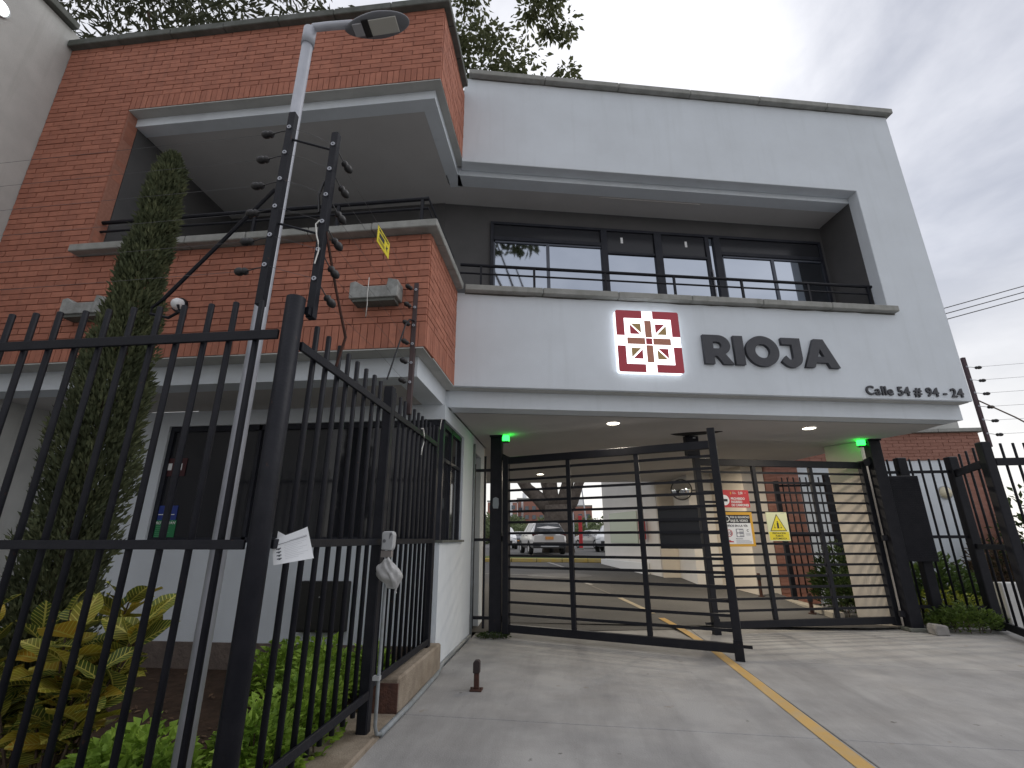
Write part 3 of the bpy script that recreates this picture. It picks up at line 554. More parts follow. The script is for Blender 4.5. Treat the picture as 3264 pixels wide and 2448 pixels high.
# ================================================================== swinging gate
def leaf(name, label, loc, ang, Lw, verts, pin_end, tall, zt):
    t = thing(name, label, 'gate', loc, ang, 'leaves of the driveway gate')
    bar('top_rail', METAL_G, t, .04, Lw - .04, -.03, .03, zt - .10, zt, .004); bar('bottom_rail', METAL_G, t, .04, Lw - .04, -.03, .03, .072, .165, .004)
    for i, u_ in enumerate((0.0, Lw)):
        lo, hi = tall[i]; bar('stile', METAL_G, t, u_ - .044, u_ + .044, -.04, .04, lo, hi, .005)
    for u_ in verts: bar('upright', METAL_G, t, u_ - .03, u_ + .03, -.025, .025, .166, zt - .101, .004)
    xs = [.045] + [e for u_ in verts for e in (u_ - .031, u_ + .031)] + [Lw - .045]
    for k in range(14):
        z = .290 + .1470*k
        for i in range(0, len(xs), 2): bar('crossbar', METAL_G, t, xs[i], xs[i+1], -.010, .010, z - .016, z + .016)
    u_ = Lw if pin_end else 0.0; sg = 1 if pin_end else -1
    bar('drop_bolt', METAL, t, min(u_ + sg*.045, u_ + sg*.135), max(u_ + sg*.045, u_ + sg*.135), -.018, .018, .125, .155); bar('bolt_foot', METAL, t, u_ - .048, u_ + .048, -.046, -.0405, .0, .20)
    return t
AGL, AGR = R(-20.58), R(14.17)
gl_ = leaf('gate_leaf', 'black barred gate leaf swung open towards the street with a black plate', (-.83, 7.011, 0), AGL, 2.824, (.956, 1.889), True, ((.05, 2.40), (.002, 2.54)), 2.385)
gr_ = leaf('gate_leaf', 'black barred gate leaf standing shut and hung with signs', (1.995, 7.514, 0), AGR, 2.80, (.911, 1.872), False, ((.002, 2.41), (.05, 2.41)), 2.395)
MB().box(2.09, 2.564, .045, .062, 1.13, 1.60).build('back_plate', mat('black sheet metal', (.008, .009, .013), .45), gl_, bevel=.003)
MB().box(2.30, 2.335, .045, .065, 1.601, 1.615).build('plate_clip', METAL, gl_)
t = thing('latch_box', 'dark box hanging from the broken ceiling patch above the shut gate leaf', 'latch box', (1.93, 7.42, 2.43), AGR)
MB().box(-.10, .10, -.05, .05, 0, .288).build('casing', METAL, t, bevel=.006); MB().box(.01, .05, -.054, -.0505, .25, .27).build('plate', GREYP, t); MB().box(-.07, .07, -.03, .03, -.02, -.001).build('striker', METAL_G, t)
def gpost(label, x, y, rot, arm):
    t = thing('gate_post', label, 'post', (x, y, 0), rot, 'posts carrying the driveway gate')
    bar('shaft', METAL, t, -.085, .085, -.08, .08, 0, 2.70, .006); bar('cap_plate', METAL, t, -.10, .10, -.095, .095, 2.701, 2.7265, .003)
    MB().prism([(arm*.086, 2.46), (arm*.19, 2.40), (arm*.19, 2.32), (arm*.12, 2.32), (arm*.086, 2.36)], -.03, .03, axis='y').build('hinge_arm', METAL, t)
    bar('base_shoe', CONC_D, t, -.13, .13, -.12, .12, .001, .05, .01)
    for z in (.22, 1.25): bar('hinge_knuckle', METAL, t, min(arm*.086, arm*.16), max(arm*.086, arm*.16), -.02, .02, z - .04, z + .04)
    return t
gpl = gpost('thick black gate post next to the guard booth wall', -.985, 7.10, 0, 1); gpr = gpost('thick black gate post between the signed gate leaf and the cabinet', 4.85, 8.06, 0, -1)
MB().prism([(-.035, 1.66), (.035, 1.66), (.045, 1.72), (.04, 1.80), (0, 1.82), (-.04, 1.80), (-.045, 1.70)], -.088, -.081, axis='y').build('sensor', mat('clear sensor', (.20, .23, .25), .3), gpl)
def glamp(x, y, label, sg):
    t = thing('signal_lamp', label, 'signal lamp', (x, y, 2.64), 0, 'green lamps on the gate posts')
    MB().box(-.05, .05, -.04, .04, .0, .085).build('lens', LAMPG, t, bevel=.01); MB().box(-.045, .045, -.035, .035, -.025, -.001).build('base', BLKP, t); MB().box(min(-sg*.11, -sg*.05), max(-sg*.11, -sg*.05), -.015, .015, .02, .05).build('bracket', METAL, t)
    ld = bpy.data.lights.new('signal_glow', 'POINT'); ld.energy = .28; ld.color = (.02, 1, .06); ld.shadow_soft_size = .05; lo = bpy.data.objects.new('glow', ld); col.objects.link(lo); lo.parent = t; lo.location = (sg*.09, -.09, .04)
glamp(-.845, 7.06, 'lit green lamp on the gate post beside the guard booth', 1); glamp(4.69, 8.05, 'lit green lamp on the gate post beside the cabinet', -1)
# narrow fixed panel between booth wall and gate post
t = thing('fixed_panel', 'narrow black railing panel between the booth wall and the gate post', 'railing', (-1.332, 7.07, 0))
for z in (.23, 1.234, 2.21): bar('rail', METAL, t, .002, .258, -.02, .02, z - .02, z + .02)
bar('bar', METAL, t, .165, .195, -.015, .015, .10, 2.42); bar('bar', METAL, t, .02, .045, -.036, -.021, .10, 2.30)
# signs hung on the shut leaf
def onleaf(name, label, cat, u, z): return thing(name, label, cat, (1.995 + u*math.cos(AGR) + .05*math.sin(AGR), 7.514 + u*math.sin(AGR) - .05*math.cos(AGR), z), AGR)
WP = mat('white print', (.75, .77, .75), .6)
t = onleaf('truck_ban_sign', 'red sheet forbidding lorries with a height limit on the shut gate leaf', 'sign', .245, 1.68)
MB().box(0, .50, 0, .006, 0, .252).build('sheet', RED, t)
for k, s_ in enumerate(('PROHIBIDO', 'INGRESO', 'DE CAMIONES')): text('print', s_, .046, WP, t, (.205, -.001, .112 - k*.047), bold=.0012, sx=.92)
text('print', '2.50', .05, WP, t, (.335, -.001, .192), bold=.001, sx=.8); text('print', 'm', .022, WP, t, (.44, -.001, .205)); text('print', 'Altura', .02, WP, t, (.24, -.001, .213)); text('print', 'Máxima', .02, WP, t, (.24, -.001, .195))
bar('mark', SIGNO, t, .205, .222, -.0015, -.0005, .19, .225)
MB().prism(circ(.075, 24, .105, .105), -.0012, -.0004, axis='y').build('roundel', WHITE, t); MB().box(.06, .15, -.0022, -.0013, .085, .12).build('lorry_mark', INK, t)
t = onleaf('safety_poster', 'amber framed poster asking drivers to lower the window below the red sheet', 'poster', .245, 1.135)
MB().box(0, .505, 0, .008, 0, .479).build('frame', SIGNO, t, bevel=.003)
MB().box(.035, .462, -.002, -.0003, .035, .44).build('sheet', WHITE, t); MB().box(.035, .462, -.003, -.0021, .325, .44).build('black_band', INK, t)
text('print', 'POR SU SEGURIDAD', .040, WP, t, (.150, -.0042, .393), bold=.0006, sx=.84); text('print', 'BAJE EL VIDRIO', .046, WP, t, (.150, -.0042, .342), bold=.0008, sx=.88)
MB().lathe([(.030, -.004), (.042, -.004)], (.10, 0, .385), 20, 'y').build('roundel', WP, t)
text('print', 'NIÑOS EN LA VÍA', .042, INK, t, (.06, -.0032, .272), bold=.0006, sx=1.06)
MB().lathe([(.040, -.003), (.05, -.003)], (.11, 0, .185), 20, 'y').build('speed_ring', RED, t); text('print', '10', .07, mat('maroon print', (.2, .03, .05), .6), t, (.075, -.0034, .160), bold=.0012)
MB().box(.215, .335, -.003, -.0021, .13, .245).build('key_panel', INKG, t)
for zc in (.215, .16): MB().prism(circ(.022, 16, .25, zc), -.0042, -.0032, axis='y').build('key_mark', WHITE, t); bar('key_mark', WHITE, t, .275, .325, -.0042, -.0032, zc - .008, zc + .008)
text('print', 'C', .045, INK, t, (.385, -.0032, .205), bold=.001); text('print', 'PRECAUCIÓN', .018, INKS, t, (.20, -.0032, .10))
for k in range(4): bar('print_line', INKG, t, .20, .44 - .03*(k == 0), -.0033, -.0023, .082 - k*.012, .086 - k*.012)
for k in range(3): bar('print_line', INKG, t, .37, .44, -.0033, -.0023, .155 + k*.013, .159 + k*.013)
MB().prism([(.055, .07), (.075, .088), (.11, .088), (.125, .076), (.16, .072), (.165, .058), (.055, .058)], -.0034, -.0024, axis='y').build('car_mark', RED, t)
t = onleaf('caution_sign', 'cream and yellow caution triangle sign on the shut gate leaf', 'sign', .972, 1.21)
MB().box(0, .337, 0, .005, 0, .405).build('card', SIGNC, t)
MB().prism([(.035, .138), (.302, .138), (.168, .382)], -.001, -.0003, axis='y').build('triangle_border', INK, t); MB().prism([(.051, .147), (.286, .147), (.168, .360)], -.002, -.0011, axis='y').build('triangle', SIGNY, t)
MB().prism(circ(.010, 12, .168, .268), -.003, -.0021, axis='y').build('person_mark', INK, t); MB().box(.153, .183, -.003, -.0021, .175, .255).build('person_mark', INK, t)
for x in (.115, .215): MB().box(x - .012, x + .012, -.003, -.0021, .185, .192).box(x - .002, x + .002, -.003, -.0021, .17, .235).build('arrow_mark', INK, t)
MB().box(.012, .325, -.001, -.0003, .012, .128).build('text_panel', SIGNY, t)
for k, s_ in enumerate(('PRECAUCIÓN', 'PUERTA', 'AUTOMÁTICA')): text('print', s_, .034, INK, t, (.168, -.0015, .096 - k*.037), bold=.0005, align='CENTER')
bar('print_line', INKG, t, .24, .30, -.0012, -.0003, .383, .388)

# ================================================================== fences
_rc = {}
def rod(name, m, parent, x, y, z0, z1, r_, n_=12):
    k = (round(r_, 4), round(z1 - z0, 4), m.name)
    if k not in _rc:
        me = MB().lathe([(0, 0), (r_, 0), (r_, z1 - z0 - .004), (r_*.8, z1 - z0), (0, z1 - z0)], n=n_).mesh(name)
        me.polygons.foreach_set('use_smooth', [abs(p_.normal.z) < .3 for p_ in me.polygons]); me.materials.append(m); _rc[k] = me
    return link(name, _rc[k], None, parent, (x, y, z0))
def fence_bar(t, x, y, z0, z1, w=.0155, m=METAL):
    o = rod('bar', m, t, x, y, z0, z1, w); o.rotation_euler = (R(rnd.uniform(-.12, .12)), R(rnd.uniform(-.12, .12)), 0); return o
ff = thing('front_fence', 'black steel picket fence in front of the planted bed', 'fence')
rod('corner_post', METAL, ff, -1.380, 2.15, 0, 2.47, .0485, 24)
X_ = -1.566
xs_ = []
while X_ > -6.1: xs_.append(X_); X_ -= .15
for x in xs_: fence_bar(ff, x, 2.15, .10, 2.46)
for z0, z1 in ((2.225, 2.277), (1.205, 1.247), (.16, .21)): bar('rail', METAL, ff, -6.15, -1.431, 2.115, 2.1325, z0, z1, .003)
bar('post', METAL, ff, -6.2, -6.1, 2.10, 2.2, 0, 2.46, .012)
sf = thing('side_fence', 'black steel picket fence running back from the corner post to the booth', 'fence')
for y, z0 in ((3.58, .0), (5.02, .262)): bar('post', METAL, sf, -1.410, -1.334, y - .038, y + .038, z0, 2.42, .008)
for y in [2.382 + .143*k for k in range(8)] + [3.70 + .1335*k for k in range(10)]: fence_bar(sf, -1.372, y, .18 if y < 3.6 else .30, 2.405, .0155)
for y0, y1 in ((2.196, 3.541), (3.619, 4.981)):
    for z0, z1 in ((2.185, 2.235), (1.207, 1.25), (.235 if y0 < 3 else .29, .285 if y0 < 3 else .34)): bar('rail', METAL, sf, -1.354, -1.335, y0, y1, z0, z1, .003)
# right hand fence by the cabinet
rf = thing('right_fence', 'black steel picket fence right of the gate with a return towards the street', 'fence')
for x in (5.06, 5.13, 5.468, 5.611, 5.748, 5.89): fence_bar(rf, x, 8.25, .12, 2.44)
bar('post', METAL, rf, 5.25, 5.39, 8.19, 8.31, 0, 2.46, .01); bar('post', METAL, rf, 5.99, 6.12, 8.17, 8.30, 0, 2.46, .01)
for z in (.296, 1.264, 2.234): bar('rail', METAL, rf, 4.96, 5.249, 8.225, 8.243, z - .022, z + .022); bar('rail', METAL, rf, 5.391, 5.989, 8.225, 8.243, z - .022, z + .022)
bar('post', METAL, rf, 5.54, 5.66, 6.95, 7.07, 0, 2.47, .01)
for z, h in ((.10, .05), (1.13, .035), (2.20, .05)): MB().prism([(6.055, 8.168), (6.02, 8.168), (5.59, 7.072), (5.625, 7.072)], z - h, z + h).build('rail', METAL, rf)
for f_ in (.28, .52, .76): fence_bar(rf, 6.04 - .43*f_, 8.17 - 1.10*f_, .15, 2.45)
for k in range(6): fence_bar(rf, 5.80 + .145*k, 6.99, .1, 2.45)
for z in (.2, 1.13, 2.2): bar('rail', METAL, rf, 5.661, 6.75, 6.95, 6.968, z - .05, z + .05)
t = thing('louvred_cabinet', 'tall black louvred cabinet fixed to the railing right of the gate', 'cabinet', (5.14, 8.10, .92))
MB().box(-.247, .247, -.06, .06, 0, 1.237).build('casing', METAL, t, bevel=.005)
for k in range(38): bar('louvre', METAL, t, -.235, .235, -.067, -.0605, .02 + k*.0315, .02 + k*.0315 + .018)
t = tag(MB().prism([(-.09, 0), (.085, 0), (.075, .12), (-.07, .135), (-.095, .09)], -.09, .09, axis='y').build('concrete_block', mat('grey block', (.28, .27, .265), .9, var=(.2, .195, .19), vscale=12, bump=.4), bevel=.012), 'loose grey concrete block on the ground below the cabinet', 'block'); t.location = (4.99, 7.80, 0)

# low rendered walls under the side fence
lw = thing('low_wall', 'stained tan rendered footing wall under the side fence', 'wall')
MB().box(-1.47, -1.272, 3.97, 5.235, -.05, .262).build('upper_footing', TAN, lw, bevel=.015); MB().box(-1.47, -1.275, 3.955, 3.9695, .0, .225).build('broken_end', mat('broken clay end', (.10, .045, .032), .95, var=(.05, .025, .02), vscale=20, bump=.8), lw)
MB().box(-1.62, -1.265, 2.0, 3.954, -.05, .035).build('lower_footing', TAN, lw, bevel=.012)
# conduit from the keypad down and along the wall foot
cd = thing('conduit', 'grey plastic conduit running down from the keypad and along the wall foot', 'conduit')
MB().tube([(-1.268, 3.505, 1.16), (-1.266, 3.505, .95), (-1.265, 3.505, .3), (-1.265, 3.505, .10), (-1.262, 3.53, .05), (-1.258, 3.60, .025)], .0125, 8).build('riser', PVC, cd, smooth=True)
MB().tube([(-1.258, 3.60, .025), (-1.250, 4.2, .022), (-1.262, 5.05, .022), (-1.315, 5.5, .022), (-1.315, 7.0, .022)], .020, 8).build('ground_run', PVC, cd, smooth=True); bar('clip', GREYP, cd, -1.30, -1.255, 3.485, 3.525, .36, .385)
MB().tube([(-1.312, 7.03, .02), (-1.312, 7.03, 2.6)], .016, 8).build('wall_riser', PVC, cd, smooth=True)
t = thing('keypad', 'grey plastic keypad housing on the middle post of the side fence', 'keypad', (-1.262, 3.50, 1.17))
MB().prism([(-.042, .005), (.03, 0), (.042, .02), (.045, .11), (.03, .132), (-.035, .13), (-.045, .118)], -.03, .03, axis='y').build('housing', GREYP, t, bevel=.006)
MB().lathe([(0, -.0325), (.012, -.0325)], (-.022, 0, .065), 14, 'y').build('button', mat('dark grey button', (.12, .12, .13), .5), t); MB().prism([(.012, .075), (.032, .115), (.014, .118)], -.0325, -.0305, axis='y').build('logo_mark', mat('dark grey button', (.12, .12, .13), .5), t)
MB().box(-.045, .03, -.02, .02, -.045, -.001).build('cable_box', mat('dirty grey', (.2, .18, .17), .7), t)
# plastic bag: crumpled shell
bm = bmesh.new(); bmesh.ops.create_icosphere(bm, subdivisions=4, radius=1.0)
for v in bm.verts:
    x, y, z = v.co; tt = (z + 1)/2
    w = .022 + .062*math.sin(math.pi*min(1, (1-tt)*1.15))**.8; sh = .075*(1-tt)**1.6 * (1 if x > -.3 else .25)
    n_ = .005*math.sin(9*x + 7*z) + .004*math.sin(13*y + 5*x - 6*z)
    v.co = ((x*w + sh) + n_*x, y*(w*.5) + n_*y, -.235 + tt*.235 + .03*(x < 0)*(1-tt) + n_*.6)
me = bpy.data.meshes.new('plastic_bag'); bm.to_mesh(me); bm.free(); me.polygons.foreach_set('use_smooth', [True]*len(me.polygons))
tag(link('plastic_bag', me, mat('cloudy polythene', (.62, .62, .62), .3, spec=.5, var=(.45, .45, .45), vscale=18, trans=.35), None, (-1.245, 3.46, 1.125)), 'cloudy plastic bag tied below the keypad on the side fence', 'plastic bag')
# folded leaflet tucked into the fence
lf = thing('leaflet', 'white printed leaflet folded and tucked beside the corner post', 'leaflet')
P4 = [(-1.336, 2.215, 1.135), (-1.151, 2.225, 1.166), (-1.206, 2.235, 1.305), (-1.369, 2.225, 1.245)]
pg = MB(); nu, nv = 8, 6
def pl(u_, v_):
    a = Vector(P4[0]).lerp(Vector(P4[1]), u_); b = Vector(P4[3]).lerp(Vector(P4[2]), u_); p_ = a.lerp(b, v_); p_.y += .012*math.sin(u_*2.6)*v_ - .03*max(0, u_ - .82)*v_; return p_
for i in range(nu):
    for k in range(nv): pg.quad(pl(i/nu, k/nv), pl((i+1)/nu, k/nv), pl((i+1)/nu, (k+1)/nv), pl(i/nu, (k+1)/nv))
page = pg.build('page', PAPER, lf, smooth=True)
MB().add([(-1.350, 2.235, 1.20), (-1.30, 2.245, 1.26), (-1.355, 2.245, 1.285)], [(0, 1, 2)]).build('back_page', PAPER, lf)
def ink(u0, u1, v0, v1, m):
    a, b, c, d = pl(u0, v0), pl(u1, v0), pl(u1, v1), pl(u0, v1)
    for q in (a, b, c, d): q.y -= .0012
    MB().quad(a, b, c, d).build('print', m, lf)
ink(.08, .93, .72, .745, INKG); ink(.45, .93, .765, .772, INKG)
for k in range(9): ink(.30, .90 - .13*((k*7) % 3), .62 - k*.058, .628 - k*.058, mat('faint ink', (.52, .54, .57), .7))
for k in range(4): ink(.10, .22, .56 - k*.125, .60 - k*.125, INKS); ink(.14, .19, .53 - k*.125, .56 - k*.125, INKS)

# ================================================================== electric fence
def epost(name, label, x, y, z0, z1, zs, direction, m=METAL):
    t = thing(name, label, 'post', (x, y, 0), 0, 'electric fence posts'); bar('shaft', m, t, -.022, .022, -.022, .022, z0, z1, .003)
    for z in zs:
        d = Vector(direction)
        MB().tube([(0, 0, z), tuple(d*.5 + Vector((0, 0, z - .005))), tuple(d*.95 + Vector((0, 0, z - .02)))], .0035, 6).build('insulator_arm', BLKP, t)
        a = d.normalized(); e = Vector((0, 0, z - .02)) + d*.85
        prof = [(.006, 0), (.017, .006), (.023, .02), (.016, .03), (.024, .042), (.024, .058), (.018, .072), (.006, .082)]
        s_ = MB(); n_ = 10; b1 = a.orthogonal().normalized(); b2 = a.cross(b1)
        for r_, h in prof:
            for k in range(n_): s_.v.append(tuple(e + a*h + (b1*math.cos(2*math.pi*k/n_) + b2*math.sin(2*math.pi*k/n_))*r_))
        for i in range(len(prof)-1):
            for k in range(n_): s_.f.append((i*n_ + k, i*n_ + (k+1) % n_, (i+1)*n_ + (k+1) % n_, (i+1)*n_ + k))
        s_.build('insulator', BLKP, t, smooth=True)
        sgn = -1 if direction[0] > 0 or direction[1] > 0 else 1
        MB().lathe([(.006, -.003), (.013, -.003), (.013, .003), (.006, .003), (.006, -.003)], (.0, -.026, z), 10, 'y').build('eye_bolt', GALV, t)
    return t
ZA = [3.675 - .1945*k for k in range(6)]; ZBk = [3.568 - .1875*k for k in range(6)]; ZC = [3.53 - .187*k for k in range(6)]
e1 = epost('electric_fence_post', 'tall electric fence post standing against the grey lamp pole', -1.615, 2.20, 2.462, 3.80, ZA, (-.13, 0, 0))
e2 = epost('electric_fence_post', 'tall electric fence post bolted beside the fence corner post', -1.345, 2.255, 2.395, 3.667, ZBk, (.045, .055, -.06))
bar('clamp', METAL, e2, -.012, .012, -.053, -.023, 2.40, 2.44)
e3 = epost('electric_fence_post', 'rusty brown electric fence post on the middle of the side fence', -1.352, 4.015, 2.30, 3.607, ZC, (-.035, -.06, .012), mat('brown painted steel', (.045, .028, .030), .6, var=(.06, .03, .028), vscale=10))
e4 = epost('electric_fence_post', 'thin maroon electric fence post on the right hand fence return', 5.66, 6.98, 2.40, 3.67, [3.53 - .19*k for k in range(6)], (.12, -.02, 0), mat('maroon painted steel', (.05, .026, .034), .6))
for z in (3.60, 2.99): MB().tube([(-1.60 + 1.615, 0, z - 0), (-1.345 + 1.615, .055, z - .06)], .007, 6).build('tie_rod', METAL, e1)
MB().tube([(-.05, .02, 3.25), (-.35, .05, 2.93), (-.655, .06, 2.565)], .012, 6).build('stay', METAL, e1); MB().tube([(-.655, .06, 2.565), (-.73, .08, 2.53), (-.73, .08, 2.49), (-.63, .10, 2.47), (-.56, .09, 2.50), (-.57, .08, 2.54)], .009, 6).build('stay_loop', METAL, e1)
MB().tube([(.02, .0, 2.95), (.035, .15, 2.68), (.05, .32, 2.42), (.0, .34, 2.24)], .009, 6).build('stay', RUST, e2)
MB().tube([(0, -.02, 3.20), (-.01, -.12, 3.17), (-.015, -.20, 3.08), (-.02, -.52, 2.46)], .008, 6).build('stay', METAL, e3); MB().tube([(.02, 0, 3.05), (.25, -.2, 2.75), (.62, -.5, 2.2)], .010, 6).build('stay', mat('tan painted steel', (.12, .09, .07), .6), e4)
MB().tube([(-.012, -.03, 3.01), (-.03, -.035, 2.98), (-.012, -.04, 2.90), (-.0, -.035, 2.86), (.008, -.032, 2.80), (-.005, -.032, 2.72)], .004, 6).build('jumper_cable', WIREW, e2)
MB().tube([(-.03, -.01, 3.30), (-.05, -.015, 3.20), (-.035, -.01, 3.08)], .008, 6).build('jumper_cable', BLKP, e2)
ew = thing('electric_fence_wires', 'thin electric fence wires strung above the pickets', 'wires')
for k in range(6):
    MB().tube([(-1.80, 2.2, ZA[k] - .02), (-4.0, 2.21, ZA[k] - .05), (-6.2, 2.22, ZA[k] - .06)], .0013, 4).build('wire', WIRE, ew)
    MB().tube([(-1.30, 2.33, ZBk[k] - .11), (-1.30, 3.1, ZBk[k] - .10), (-1.39, 3.95, ZC[k])], .0013, 4).build('wire', WIRE, ew)
    MB().tube([(-1.62, 2.18, ZA[k]), (-1.5, 2.21, ZA[k] - .03), (-1.345, 2.23, ZBk[k])], .0012, 4).build('wire', WIRE, ew)
    MB().tube([(5.84, 6.95, 3.52 - .19*k), (8.5, 6.5, 3.53 - .19*k)], .0022, 4).build('wire', WIRE, ew)
t = thing('warning_plate', 'small yellow warning plate hung on the electric fence wires', 'sign', (-1.296, 2.885, 3.313), R(90))
MB().box(0, .238, -.002, .002, 0, .138).build('plate', SIGNY, t)
text('print', 'CERCA ELÉCTRICA', .026, INK, t, (.012, -.0028, .108), bold=.0004, sx=.9); bar('print_block', INK, t, .03, .13, -.0035, -.0025, .058, .095); bar('print_block', mat('dark ochre', (.30, .24, .02), .6), t, .02, .14, -.0035, -.0025, .02, .045)
MB().prism([(.165, .05), (.185, .09), (.18, .065), (.205, .08), (.19, .045), (.20, .03), (.178, .045)], -.0035, -.0025, axis='y').build('bolt_mark', INK, t)
# loose white cable ends
t = thing('cable_tail', 'short white cable end dangling from the side fence rail', 'cable'); MB().tube([(-1.325, 4.33, 2.24), (-1.318, 4.37, 2.25), (-1.312, 4.40, 2.19), (-1.315, 4.40, 2.12), (-1.325, 4.39, 2.06), (-1.327, 4.385, 2.0)], .006, 6).build('sheath', WIREW, t, smooth=True); MB().tube([(-1.327, 4.385, 2.0), (-1.327, 4.386, 1.985)], .003, 5).build('core', BLKP, t)
t = thing('cable_tail', 'short white cable end hanging from the booth lintel corner', 'cable'); MB().tube([(-1.36, 5.22, 2.56), (-1.37, 5.215, 2.50), (-1.375, 5.215, 2.43)], .005, 6).build('sheath', WIREW, t, smooth=True); MB().tube([(-1.375, 5.215, 2.43), (-1.376, 5.215, 2.41)], .003, 5).build('core', BLKP, t)
t = thing('cable_tail', 'thin white cable end hanging below the weathered wall bracket', 'cable'); MB().tube([(-1.765, 3.84, 3.60), (-1.765, 3.84, 3.40), (-1.76, 3.845, 3.33), (-1.765, 3.85, 3.20)], .004, 6).build('sheath', WIREW, t, smooth=True); MB().tube([(-1.765, 3.85, 3.20), (-1.766, 3.85, 3.185)], .0025, 5).build('core', BLKP, t)

# ================================================================== street lamp
sl = thing('street_lamp', 'grey metal street lamp with an oval head rising behind the front fence', 'street lamp', (-1.715, 2.35, 0))
MB().tube([(0, 0, 0), (0, 0, 4.66)], [.040, .037], 16).build('pole', GALV, sl, smooth=True); MB().tube([(0, 0, 4.60), (0, 0, 4.755)], .044, 16).build('collar', GALV, sl, smooth=True)
MB().tube([(0, 0, 4.735), (.03, 0, 4.775), (.14, 0, 4.775), (.32, 0, 4.765)], .028, 12).build('arm', GALV, sl, smooth=True); MB().box(-.11, .11, -.11, .11, 0, .02).build('base_plate', GALV, sl)
bm = bmesh.new(); bmesh.ops.create_uvsphere(bm, u_segments=32, v_segments=16, radius=1)
for v in bm.verts:
    x, y, z = v.co; wy = .088*(1 - .18*max(0, -x)); v.co = (x*.235, y*wy, (z*.05 if z > 0 else z*.018))
me = bpy.data.meshes.new('lamp_head'); bm.to_mesh(me); bm.free(); me.polygons.foreach_set('use_smooth', [True]*len(me.polygons))
head = link('lamp_head', me, mat('lamp head shell', (.17, .175, .19), .4, metal=.3), sl, (.505, 0, 4.725), (R(-8), R(-4), 0))
MB().box(-.05, .15, -.052, .052, -.026, -.0165).build('lens', LAMPC, head, bevel=.004); MB().box(-.17, -.10, -.042, .042, -.026, -.014).build('driver_cover', mat('pale cover', (.32, .32, .33), .5), head, bevel=.004)
MB().box(-.098, -.052, -.056, .056, -.024, -.015).build('gasket', BLKP, head)

# ================================================================== neighbouring walls
nb = thing('neighbour_wall', 'tall grey stucco side wall of the neighbouring house', 'wall')
MB().box(-6.9, -6.2165, -1.5, 5.6, -.05, 7.62).build('wall', STUCCO_OLD, nb, bevel=.01)
for k in range(5): MB().box(-6.95, -6.14, -1.5 + 1.09*k + .003, -1.5 + 1.09*(k+1) - .003, 7.625, 7.72).build('coping_stone', CONC_D, nb, bevel=.008)
t = thing('glowing_oval', 'glowing white oval high on the neighbouring stucco wall', 'wall light', (-6.215, 3.24, 7.02))  # emissive oval modelled from a bright patch of unclear origin
MB().lathe([(0, .05), (.05, .045), (.08, .03), (.09, .0)], n=20, axis='x').build('lens', mat('glowing white lens', (.9, .95, .92), .4, emit=(.9, 1.0, .95), estr=3.0), t, smooth=True); MB().lathe([(.09, 0), (.105, 0), (.105, .02), (.09, .02)], n=20, axis='x').build('rim', GREYP, t)

# ================================================================== side building behind the right fence
rb = thing('side_building', 'low brick and white side building beyond the right fence', 'building')
RY = 11.06
rbw = MB().box(4.32, 5.035, RY + .012, RY + .2, 0, 2.82).box(4.32, 8.82, RY + .012, RY + .2, 2.82, 3.40).box(8.20, 8.82, RY + .012, RY + .2, 0, 2.82).build('brick_wall', MORTAR, rb)
MB().box(5.04, 8.19, RY + .03, RY + .2, 0, 2.815).build('white_wall', STUCCO, rb); MB().box(8.62, 8.82, RY + .201, 17, 0, 3.40).build('end_wall', mat('end wall render', (.40, .30, .22), .9, var=(.32, .24, .18), vscale=3), rb)
for k in range(5): MB().box(4.25 + .935*k + .003, 4.25 + .935*(k+1) - .003, RY - .09, RY + .3, 3.402, 3.478).build('coping_stone', CONC, rb, bevel=.006)
MB().box(4.4, 8.72, RY + .31, RY + .6, 3.40, 5.6).build('upper_wall', STUCCO_OLD, rb); MB().box(6.72, 6.80, RY - .012, RY + .011, 2.97, 3.26).build('pilaster_patch', mat('yellow patch', (.45, .40, .16), .9), rb)
BR = []
course_wall(4.323, 5.032, .19, 2.82, 'x', RY); course_wall(8.203, 8.815, .6, 2.82, 'x', RY); course_wall(4.323, 8.815, 2.825, 3.398, 'x', RY); BR.sort(key=brick_score)
lay(BR, 300, BRICK_R, {'x': rbw, 'y': rbw}, rb)
t = thing('bulkhead_light', 'small cream bulkhead light on the white side building wall', 'wall light', (7.87, RY + .03, 2.143)); MB().lathe([(0, -.09), (.07, -.08), (.11, -.05), (.12, -.001)], n=18, axis='y').build('lens', mat('cream lens', (.62, .57, .42), .4), t, smooth=True); MB().lathe([(.121, -.02), (.14, -.02), (.14, -.001)], n=18, axis='y').build('rim', GREYP, t)
inf = thing('inner_fence', 'short black picket fence in front of the brick pier inside the gate', 'fence', (0, 10.2, 0))
bar('post', METAL, inf, 4.15, 4.23, -.04, .04, .1, 2.33)
for k in range(14): fence_bar(inf, 4.31 + .115*k, 0, .2, 2.40, .013)
for z in (.4, 1.3, 2.24): bar('rail', METAL, inf, 4.2, 5.9, .015, .03, z - .02, z + .02)
bar('post', METAL, inf, 5.10, 5.19, -.045, .045, .1, 2.45)
